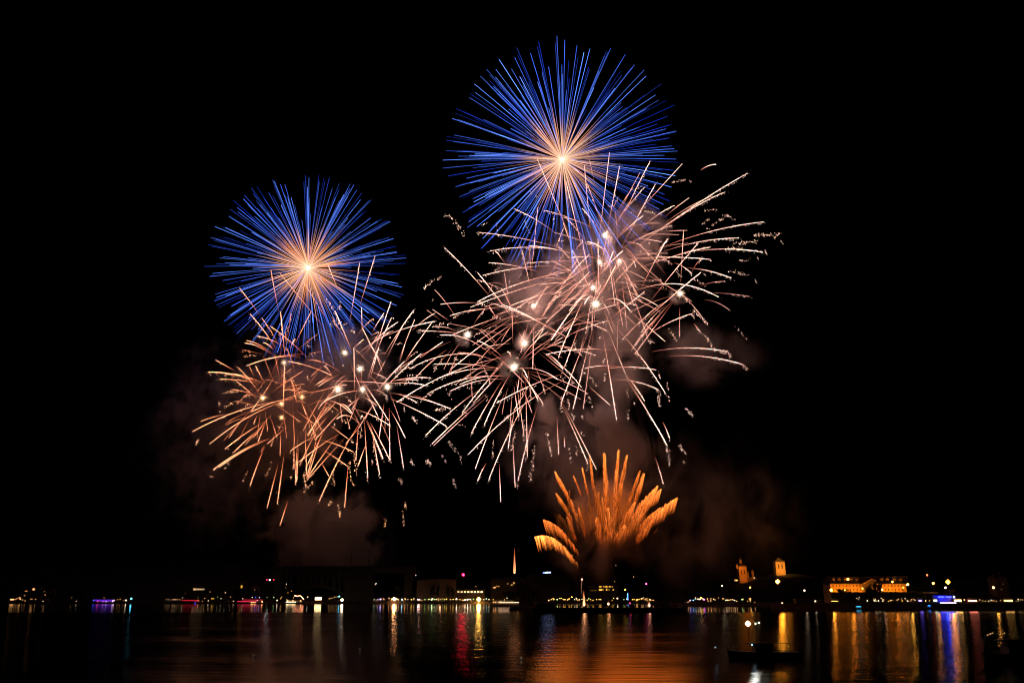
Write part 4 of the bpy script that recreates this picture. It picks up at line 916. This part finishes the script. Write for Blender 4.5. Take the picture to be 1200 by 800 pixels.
# church
CY_ = 900
gzc = ground_z(X(873, CY_), CY_)
k = CY_ / 1044
o = empty('church', (X(873, CY_), CY_, gzc), 'amber lit church with a lantern topped tower on the hill', 'church')
def cz(py): return Z(py, CY_) - gzc
def cx(px): return X(px, CY_) - o.location.x
mb = MB(); mb.prism([(cx(867.5), cz(683)), (cx(876.5), cz(683)), (cx(876.5), cz(663.2)), (cx(867.5), cz(663.2))], -3, 4); mb.build('tower_wall', M_TOWER, o)
mb = MB(); s = (cx(877.2) - cx(866.8)) / 2; xm = (cx(877.2) + cx(866.8)) / 2
mb.add([(xm-s,-3.6,cz(663.1)),(xm+s,-3.6,cz(663.1)),(xm+s,4.6,cz(663.1)),(xm-s,4.6,cz(663.1)),(xm-2,-1,cz(659.5)),(xm,-1,cz(659.5)),(xm,1.5,cz(659.5)),(xm-2,1.5,cz(659.5))],
       [(0,1,5,4),(1,2,6,5),(2,3,7,6),(3,0,4,7),(4,5,6,7),(3,2,1,0)]); mb.build('tower_roof', M_ROOF, o)
mb = MB(); mb.cyl(xm - 1, .2, cz(659.5), cz(655.3), 1.5, 1.5, 8); ln2 = mb.build('lantern', M_TOWER, o)
mb = MB(); mb.tube([(xm-1,.2,cz(655.3)),(xm-1,.2,cz(654)),(xm-1,.2,cz(652.4)),(xm-1,.2,cz(649))], [1.7, 1.2, .4, .08], None, 8); mb.build('spire', M_ROOF, ln2)
mb = MB(); mb.cyl(cx(866), -1, cz(666), cz(661), 1.2, 1.2, 8); q = mb.build('corner_turret', M_TOWER, o)
for i in range(2):
    mb = MB(); xx = cx(870 + i * 3.6); mb.box(xx - .5, xx + .5, -3.1, -2.9, cz(672), cz(667)); mb.build('window', M_GLASS, o)
for a, b_ in ((879, 670.5), (885, 668.8)):
    mb = MB(); mb.cyl(cx(a), 2, cz(683), cz(b_), 1.3, 1.3, 8); q = mb.build('turret', M_TOWER, o)
    mb = MB(); mb.cyl(cx(a), 2, cz(b_), cz(b_ - 2.6), 1.6, .1, 8); mb.build('turret_cap', M_ROOF, q)
mb = MB(); mb.prism([(cx(877), cz(684)), (cx(890), cz(684)), (cx(890), cz(678)), (cx(883.5), cz(675)), (cx(877), cz(678))], 0, 14); mb.build('nave', M_WALLD, o)
lit_windows(o, [(862.3,679.5,1.4,2,.8),(885,676.8,1.6,1.4,1.3,WARM)], CY_, 0, -2.2)
spot_light('church_floodlight', P(874, 678, CY_ - 18), P(872, 668, CY_), (1, .26, .02), 13000, o, 60)
spot_light('church_floodlight', P(868, 670, CY_ - 12), P(869, 658, CY_), (1, .28, .025), 7000, o, 50)
spot_light('church_floodlight', P(883, 680, CY_ - 8), P(882, 671, CY_), (1, .26, .06), 1400, o, 60)

# bell tower
TY = 880
gzt = ground_z(X(918, TY), TY)
o = empty('bell_tower', (X(917.7, TY), TY, gzt), 'square bell tower with arched openings and pyramid roof lit warm yellow', 'tower')
def tz(py): return Z(py, TY) - gzt
hw = (X(923.2, TY) - X(912.3, TY)) / 2
mb = MB(); mb.box(-hw, hw, 0, 2 * hw, -2, tz(658)); mb.build('wall', M_TOWER, o)
mb = MB(); mb.add([(-hw-.5,-.5,tz(657.9)),(hw+.5,-.5,tz(657.9)),(hw+.5,2*hw+.5,tz(657.9)),(-hw-.5,2*hw+.5,tz(657.9)),(0,hw,tz(652.5))], [(0,1,4),(1,2,4),(2,3,4),(3,0,4),(3,2,1,0)]); mb.build('roof', M_ROOFP, o)
mb = MB(); mb.box(-hw-.4, hw+.4, -.4, 2*hw+.4, tz(669.6), tz(668.9)); mb.build('cornice', M_TOWER, o)
for i in (-1, 1):
    mb = MB(); c0 = i * hw * .36; r = .55
    prof = [(c0 - r, tz(666)), (c0 + r, tz(666)), (c0 + r, tz(661.5))] + [(c0 + r * math.cos(a), tz(661.5) + r * math.sin(a)) for a in (.5, 1.05, 1.57, 2.1, 2.64)] + [(c0 - r, tz(661.5))]
    mb.prism(prof, -.06, .02); mb.build('window', M_GLASS, o)
mb = MB(); mb.box(hw * .9, hw * 1.01, -.12, .02, tz(669), tz(658.4)); mb.build('corner_strip', M_TOWER, o)
spot_light('tower_floodlight', P(919, 668, TY - 16), P(918, 661, TY), (1, .40, .05), 26000, o, 62)
spot_light('tower_floodlight', P(914, 667, TY - 20), P(918, 661, TY), (1, .42, .06), 20000, o, 55)

# long amber building
AY = 575
o = empty('long_building', (X(1022, AY), AY, 2), 'long amber floodlit building with dormers and central gable on the right shore', 'building')
def az(py): return Z(py, AY) - 2
def ax(px): return X(px, AY) - o.location.x
xl, xr = ax(974.5), ax(1063.5)
mb = MB(); mb.box(xl, xr, 0, 14, -1, az(684.2)); mb.build('wall', M_FACADE, o)
mb = MB(); mb.box(xl - .5, xr + .5, -.45, -.02, az(684.1), az(683.5)); mb.build('eaves', M_ROOFP, o)
zr, ze = az(675.8), az(683.4)
mb = MB(); mb.add([(xl-.6,-.6,ze),(xr+.6,-.6,ze),(xr+.6,14.6,ze),(xl-.6,14.6,ze),(xl+1,7,zr),(ax(1073),7,zr+.3)], [(0,1,5,4),(1,2,5),(2,3,4,5),(3,0,4),(3,2,1,0)])
rf = mb.build('roof', M_ROOF, o)
mb = MB(); mb.tube([(xl + .6, 6.9, zr + .12), (ax(1000), 6.9, zr + .2), (ax(1073.2), 6.9, zr + .45)], .22, None, 6); mb.build('ridge', M_ROOFP, o)
for p in (980, 986.5, 993.5, 1001, 1007.5, 1037, 1043.5, 1051.5, 1059.5):
    mb = MB(); x = ax(p); mb.box(x - .75, x + .75, 1.0, 5, az(680.5), az(677.6)); dm = mb.build('dormer', M_FACADE, o)
    mb = MB(); mb.prism([(x - 1.0, az(677.6) + .01), (x + 1.0, az(677.6) + .01), (x, az(677.6) + .6)], .8, 5); mb.build('dormer_roof', M_ROOF, dm)
    mb = MB(); mb.box(x - .4, x + .4, .93, .99, az(680.1), az(678.4)); mb.build('dormer_window', M_GLASS, dm)
gl_, gr_ = ax(1011), ax(1026)
mb = MB(); mb.prism([(gl_, -1), (gr_, -1), (gr_, az(684)), ((gl_ + gr_) / 2 + 2, az(678.5)), (gl_, az(684))], -2.5, -.5); mb.build('gable', M_WALLD, o)
mb = MB(); mb.tube([(gl_ - .4, -2.8, az(684)), ((gl_ + gr_) / 2 + 2, -2.8, az(678.0)), (gr_ + .5, -2.8, az(680.5))], .38, None, 6); mb.build('gable_coping', M_FACADE, o)
for row, (pa, pb) in enumerate(((686.8, 685.2), (691.5, 689.6))):
    for p in list(range(977, 1010, 4)) + list(range(1038, 1061, 4)):
        mb = MB(); x = ax(p + .5); mb.box(x - .32, x + .32, -.09, .05, az(pa), az(pb)); mb.build('window', M_GLASS, o)
for p in (978, 986, 995, 1004, 1010, 1038, 1045, 1052, 1059):
    point_light('facade_floodlight', P(p, 695.5, AY - 6), (1, .27, .012), 2500, o, .4)
for p in (982, 996, 1005, 1040, 1048, 1056):
    point_light('dormer_floodlight', P(p, 683.2, AY - 3), (1, .34, .05), 35, o, .2)
point_light('gable_floodlight', P(1019, 685, AY - 6), (1, .34, .04), 70, o, .2)
point_light('ridge_floodlight', P(1000, 673, AY + 3), (1, .5, .3), 60, o, .2)
point_light('ridge_floodlight', P(1050, 672, AY + 3), (1, .5, .3), 90, o, .2)

hd = MB(); hq = random.Random(4)
for i in range(5200):
    x = hq.uniform(ax(968), ax(1076)); hz_ = az(693.5) * hq.random() ** .7 + hq.uniform(-.2, .35); a = Vector((hq.gauss(0, 1), hq.gauss(0, 1), hq.gauss(0, 1))).normalized() * .42; b_ = a.orthogonal().normalized() * .36
    p_ = Vector((x, hq.uniform(-1, 1), hz_)); hd.add([p_ - a, p_ + b_, p_ + a, p_ - b_], [(0, 1, 2, 3)])
hd.box(ax(968), ax(1076), -.6, .6, -.5, az(693.9))
tag(hd.build('hedge', M_LEAF, None, (o.location.x, AY - 9.5, 2)), 'long dark clipped hedge in front of the amber building', 'hedge')
# low sheds on the pale quay, canopy roof
def shed(px0, px1, pyt, Y, label):
    xa, xb = X(px0, Y), X(px1, Y); o = empty('quay_shed', ((xa+xb)/2, Y, 3.2), label, 'shed'); wd = (xb-xa)/2; h = max(Z(pyt, Y) - 3.2, 1.5)
    mb = MB(); mb.box(-wd, wd, 0, 5, 0, h); mb.build('wall', M_WALLD, o)
    mb = MB(); mb.prism([(-wd-.4, h+.01), (wd+.4, h+.01), (wd, h+.5), (-wd, h+.5)], -.5, 5.5); mb.build('roof', M_ROOFP, o)
    mb = MB(); mb.box(-.5, .5, -.05, .02, 0.02, min(2, h-.3)); mb.build('door', M_POST, o)
shed(933, 953, 702.5, 531, 'low flat shed on the pale quay, left of its taller neighbour')
shed(953.5, 964, 703.4, 533, 'small boxy shed at the right of the low flat one')
r = empty('canopy', (X(1091.5, 560), 560, 2), 'pale flat canopy roof behind the blue stage', 'canopy'); mb = MB(); hz = Z(694, 560) - 2
mb.box(-4, 4, -2, 2, hz - .3, hz + .1); mb.build('roof', surf('pale_canopy_roof', (.5, .42, .36), .7), r)
for a in (-3.5, 3.5):
    mb = MB(); mb.cyl(a, 0, 0, hz - .3, .12, None, 6); mb.build('post', M_POST, r)
point_light('canopy_light', (r.location.x, 556.5, hz + 3.4), (1, .5, .25), 60, r, .2)

# ------------------------------------------------------------------ trees
def crown_mesh(seed, r, hgt, n=900, leaf=.5):
    q = random.Random(seed); m_ = MB()
    clumps = [(q.gauss(0, r * .42), q.gauss(0, r * .42), q.uniform(-.4, .45) * hgt, q.uniform(.28, .5) * r) for _ in range(16)]
    for i in range(n):
        c = clumps[i % 16]; d = Vector((q.gauss(0, 1), q.gauss(0, 1), q.gauss(0, 1))).normalized() * c[3] * q.uniform(.5, 1.05)
        p = Vector(c[:3]) + d; a = Vector((q.gauss(0, 1), q.gauss(0, 1), q.gauss(0, 1))).normalized() * leaf; b_ = a.orthogonal().normalized() * leaf * .8
        m_.add([p - a, p + b_, p + a, p - b_], [(0, 1, 2, 3)])
    return m_
CR = [crown_mesh(s, 4.2, 9, 800, .55).mesh('crown', M_LEAF) for s in range(3)]
CYP = crown_mesh(9, 2.0, 14, 700, .45).mesh('crown', M_LEAF)
def trunk_mesh(h=6):
    m_ = MB(); m_.tube([(0,0,0),(.1,0,h*.4),(0,.1,h*.8),(.1,0,h*1.2)], [.42,.33,.25,.1], None, 7)
    for a in range(5):
        an = a * 1.3; m_.tube([(0,0,h*(.5+.1*a)), (math.cos(an)*1.6, math.sin(an)*1.6, h*(.8+.1*a))], [.16,.05], None, 5)
    return m_.mesh('trunk', M_BARK)
TR = trunk_mesh()
def tree(px, Y, pytop, label, group, kind=0, wpx=None, cyp=False):
    x = X(px, Y); gz = max(1.9, ground_z(x, Y)) - .2; h = max(Z(pytop, Y) - gz, 4)
    o = empty('cypress_tree' if cyp else 'broadleaf_tree', (x, Y, gz), label, 'tree', group)
    t_ = bpy.data.objects.new('trunk', TR); C.objects.link(t_); t_.parent = o; t_.scale = (h / 12,) * 3
    c_ = bpy.data.objects.new('crown', CYP if cyp else CR[kind % 3]); C.objects.link(c_); c_.parent = o
    sx_ = (wpx * Y / 1044 / (4.4 if cyp else 9)) if wpx else h / 12
    c_.scale = (sx_, sx_, h * .8 / (18 if cyp else 11.5)); c_.location = (0, 0, h * .56); c_.rotation_euler = (0, 0, kind * 1.1)
    return o
for i, (p, y_, wp, l) in enumerate(((988, 687.5, 13, 'dark bushy tree before the left wing of the amber building'), (998, 691.5, 9, 'low dark tree right of the bushy one before the left wing'),
    (1019, 682, 11, 'tall dark tree hiding the foot of the central gable'), (1029, 679.5, 13, 'tallest dark tree between the two amber wings'), (1050, 691, 12, 'rounded dark shrub tree below the right wing'),
    (1072, 688, 10, 'lamp lit tree at the right end of the amber building'), (1117, 688, 9, 'lamp lit tree under the brightest right hand street lamp'))):
    tree(p, 560 if i < 5 else 548, y_, l, None, i, wp)
for i, (p, y_) in enumerate(((507, 679), (513, 680), (525, 680), (530, 682))):
    tree(p, 1058, y_, ['narrow dark cypress, leftmost before the flat roofed hall', 'narrow dark cypress, second before the flat roofed hall', 'dark cypress left of the hall\'s right corner', 'dark cypress at the hall\'s right corner'][i], 'cypresses before the hall', i, 7, True)
for i, (p, y_, wp) in enumerate(((609, 673, 12), (617, 671, 14), (626, 676, 12))):
    tree(p, 500, y_, ['big black tree on the islet under the tall flame', 'tallest black tree on the islet beside the pontoon', 'rightmost black tree on the islet'][i], 'black trees on the islet', i, wp)
isl = MB()
pts = [(math.cos(a * .524) * (11 + 1.5 * math.sin(a * 2)), math.sin(a * .524) * 9) for a in range(12)]
isl.add([(x, y, -1.0) for x, y in pts] + [(x * .82, y * .82, 1.6) for x, y in pts] + [(0, 0, 2.1)], [(i, (i+1) % 12, 12 + (i+1) % 12, 12 + i) for i in range(12)] + [(12 + i, 12 + (i+1) % 12, 24) for i in range(12)])
tag(isl.build('land_islet', M_GROUND, None, (X(617, 500), 500, 0)), 'small black islet of land beside the pontoon', 'islet', kind='structure')
q = random.Random(21)
for i in range(34):
    p = q.uniform(-40, 780); Y = q.uniform(1085, 1140)
    if 350 < p < 470: continue
    tree(p, Y, q.uniform(683, 692), 'black tree in the unlit belt along the far shore', 'black trees along the far shore', i)
for i in range(22):
    p = q.uniform(780, 1230); Y = q.uniform(820, 870) if p < 905 else q.uniform(600, 660)
    if p > 905 and 970 < p < 1070: Y = q.uniform(600, 640)
    if 905 < p < 930: continue
    tree(p, Y, q.uniform(682, 690), 'black tree in the unlit belt on the right hand slope', 'black trees on the right slope', i)

# ------------------------------------------------------------------ boats
def boat(name, px0, px1, Y, label, cat, hullh, cabin=(.15, .85, 2.2), strips=(), lights=(), deckmat=M_WHITE, hullmat=M_HULL, group=None, mast=0, flip=1):
    xa, xb = X(px0, Y), X(px1, Y); L_ = xb - xa; hl = L_ / 2; bw = max(1.2, L_ * .11)
    o = empty(name, ((xa + xb) / 2, Y, 0), label, cat, group)
    mb = MB(); st = []
    for i in range(13):
        t = -1 + 2 * i / 12; tt = t * flip
        wdt = bw * (1 - max(0, tt) ** 2.6 * .97) * (.82 if tt < -.95 else 1); sheer = hullh * (1 + .30 * max(0, tt) ** 2)
        x = t * hl
        st.append([(x, -wdt, sheer), (x - flip * .04 * hl * max(0, tt), -wdt * .7, -.3), (x - flip * .04 * hl * max(0, tt), wdt * .7, -.3), (x, wdt, sheer)])
    vs = [p for s in st for p in s]; fs = []
    for i in range(12):
        for j in range(3): fs.append((i*4+j, (i+1)*4+j, (i+1)*4+j+1, i*4+j+1))
        fs.append((i*4+3, (i+1)*4+3, (i+1)*4, i*4))
    fs += [(0,1,2,3), tuple(48 + j for j in (3,2,1,0))]
    mb.add(vs, fs); mb.build('hull', hullmat, o)
    a, b_, ch = cabin; x0, x1 = (-1 + 2*a) * hl, (-1 + 2*b_) * hl
    mb = MB(); mb.prism([(x0, hullh - .05), (x1, hullh - .05), (x1 - ch * .35 * (flip > 0), hullh + ch), (x0 + ch * .35 * (flip < 0), hullh + ch)], -bw * .7, bw * .7); cb = mb.build('cabin', deckmat, o)
    mb = MB(); mb.box(x0 - .3, x1 + .1, -bw * .8, bw * .8, hullh + ch + .005, hullh + ch + .15); mb.build('cabin_roof', deckmat, o)
    nwin = max(3, int((x1 - x0) / 1.8))
    mb = MB()
    for i in range(nwin):
        xx = x0 + .5 + (x1 - x0 - 1.4) * i / max(nwin - 1, 1); mb.box(xx - .35, xx + .35, -bw * .7 - .03, -bw * .7 + .02, hullh + ch * .4, hullh + ch * .78)
    mb.build('window_row', M_GLASS, cb)
    mb = MB()
    for i in range(9):
        xx = -hl * .95 + i * hl * .23; mb.cyl(xx, -bw * .72, hullh, hullh + .9, .03, None, 4)
    mb.box(-hl * .95, hl * .9, -bw * .72 - .02, -bw * .72 + .02, hullh + .9, hullh + .95); mb.build('railing', M_POST, o)
    if mast:
        mb = MB(); mb.cyl(0, 0, hullh + ch, hullh + ch + mast, .09, .05, 6); mb.build('mast', M_POST, o)
    for (u0, u1, z0, z1, c, s) in strips:
        mb = MB(); mb.box((-1+2*u0)*hl, (-1+2*u1)*hl, -bw - .12, -bw - .02, z0, z1); q_ = mb.build('light_strip', M_LAMP, o); q_.color = (c[0]*s, c[1]*s, c[2]*s, 1)
    for (u, z, r, c, s) in lights:
        mb = MB(); mb.octa(((-1+2*u)*hl, -bw - .3, z), r); q_ = mb.build('lamp', M_LAMP, o); q_.color = (c[0]*s, c[1]*s, c[2]*s, 1)
    return o
boat('excursion_boat', 111, 139, 1020, 'excursion boat outlined in violet and blue light at the far left', 'boat', 1.4, (.1, .8, 2.2),
     [(.05,.85,3.3,4.3,(.16,.03,1),.7),(.3,.75,2.6,3.2,(.45,.06,1),.5)], [(.2,2.6,.6,(1,.05,.3),4),(.82,2.8,.8,(.9,.5,1),4),(.88,3.6,.6,(1,.6,.8),4),(.55,2.4,.5,VIO,3),(.42,2.3,.5,(.6,.2,1),3),(0.02,3.4,.5,BLU,8)])
boat('excursion_boat', 213, 236, 1022, 'first red lit excursion boat with one long thin red line', 'boat', 1.3, (.15, .85, 2), [(.05,.9,3.2,3.9,(1,.02,.05),.6),(.7,.98,2.2,2.8,(.9,.03,.1),.3)], [(.75,.7,.4,BLU,5),(.9,3.3,.5,WARM,2)])
boat('excursion_boat', 279, 312, 1020, 'second larger red lit excursion boat with two red decks', 'boat', 1.3, (.2, .85, 2.4), [(.2,.92,3.8,4.4,(1,.02,.06),.6),(.02,.7,1.9,2.7,(1,.04,.10),.8)],
     [(.52,1.2,.5,WARM,6),(.58,1.2,.5,WARM,6),(.65,1.2,.5,WARM,6),(.9,2.0,.7,WARM,6),(.72,3.6,.4,PNK,4)])
b_ = boat('excursion_boat', 335, 358, 1024, 'excursion boat with an orange zigzag light chain at the viaduct foot', 'boat', 1.3, (.1, .8, 2.0), [(.05,.55,1.2,2.0,(1,.7,.35),3.2)], [(.12,3.0,.5,WHT,7),(.4,3.2,.5,WARM,6),(.8,3.0,.6,WARM,6)], mast=3)
mb = MB(); zz = [(345,697.2),(349,698.5),(351,697),(354,699.5),(356,702)]
mb.tube([P(a, c, 1020) - b_.location for a, c in zz], .32, None, 5); q_ = mb.build('light_chain', M_LAMP, b_); q_.color = (9, 2.8, 1.4, 1)
s_ = boat('passenger_ship', 577, 609, 700, 'long passenger ship with a bright warm deck line and small portholes', 'ship', 2.2, (.08, .8, 1.9), [(.22,.99,2.55,3.0,(1,.62,.36),2.4)], [(.30,3.6,.3,WARM,5),(.12,2.9,.35,WARM,5),(.06,2.7,.3,(1,.4,.2),4),(.04,3.2,.3,WARM,4)], mast=2.5)
for i in range(12):
    mb = MB(); mb.octa((-8.5 + i * 1.6, -2.55, 1.5), .16); q_ = mb.build('porthole', M_LAMP, s_); q_.color = (.8, .3, .1, 1)
boat('launch_boat', 1000.5, 1008, 522, 'small cyan lit launch moored against the pale quay', 'boat', .6, (.3, .8, .8), [(.1,.85,1.15,1.6,(.05,.6,1),1.6)])
boat('launch_boat', 1083, 1090, 522, 'small blue lit launch moored left of the blue stage', 'boat', .7, (.3, .8, .9), [(.3,.7,1.6,2.2,(.02,.2,1),2.2)])
# dark spectators' boats close by
nb = boat('motor_yacht', 848, 931, 100, 'black motor yacht close by with a dazzling white mast lamp', 'boat', .6, (.36, .6, .75), [], [], M_DARK, M_DARK, None, 0, -1)
lamp_p = P(876.5, 730.3, 100.5) - nb.location
mb = MB(); mb.cyl(lamp_p.x, lamp_p.y, 1.6, lamp_p.z, .04, None, 6); mb.build('lamp_pole', M_DARK, nb)
mb = MB(); mb.octa(lamp_p, .30, None, .30); mb.octa(lamp_p, .24, None, .26); q_ = mb.build('mast_lamp', M_LAMP, nb); q_.color = (36, 36, 32, 1)
for a, c, s in ((885.3, 730.3, 2.0), (889.3, 729.3, 2.2)):
    mb = MB(); l_ = P(a, c, 100.5) - nb.location; mb.box(l_.x - .09, l_.x + .09, l_.y - .05, l_.y, l_.z - .08, l_.z + .1); q_ = mb.build('cabin_lamp', M_LAMP, nb); q_.color = (s*.8, s, s*.7, 1)
    mb = MB(); mb.cyl(l_.x, l_.y + .05, 1.5, l_.z, .03, None, 5); mb.build('rail_post', M_DARK, nb)
for a, c, s in ((881.5, 755, 3), (838.5, 758, .8)):
    mb = MB(); l_ = P(a, c, 98.6) - nb.location; mb.octa((l_.x, -1.3, l_.z), .10); q_ = mb.build('deck_lamp', M_LAMP, nb); q_.color = (s*.4, s*.7, s, 1)
nb2 = boat('motor_yacht', 1142, 1262, 92, 'black motor yacht close by at the right margin with tiny amber deck lamps', 'boat', .8, (.2, .62, 1.3), [], [], M_DARK, M_DARK, None, 0, -1)
for a, c in ((1161, 744), (1164.5, 742.5), (1167, 741.5), (1176, 743), (1181, 741.5)):
    mb = MB(); l_ = P(a, c, 90) - nb2.location; mb.octa((l_.x, l_.y + .6, l_.z), .05, None, .05); q_ = mb.build('deck_lamp', M_LAMP, nb2); q_.color = (2.2, 1.5, .6, 1)
for (a, c, l) in ((297, 770, 'tiny pale buoy on the open water at the left'), (421.5, 762, 'tiny pale buoy between the left light columns'), (611, 772.5, 'tiny pale buoy beside the flame\'s reflection')):
    v = (400 - c) / 1000; dy = CP - v * SP; dz = SP + v * CP; Y = -H / dz * dy
    o = empty('buoy', (X(a, Y) if False else (a - 600) / 1000 * Y / dy, Y, 0), l, 'buoy')
    mb = MB(); mb.tube([(0,0,-.1),(0,0,.08),(0,0,.2)], [.12,.13,.06], None, 8); mb.build('float', M_WHITE, o)
    mb = MB(); mb.octa((0, 0, .26), .05); q_ = mb.build('lamp', M_LAMP, o); q_.color = (.5, .55, .5, 1)
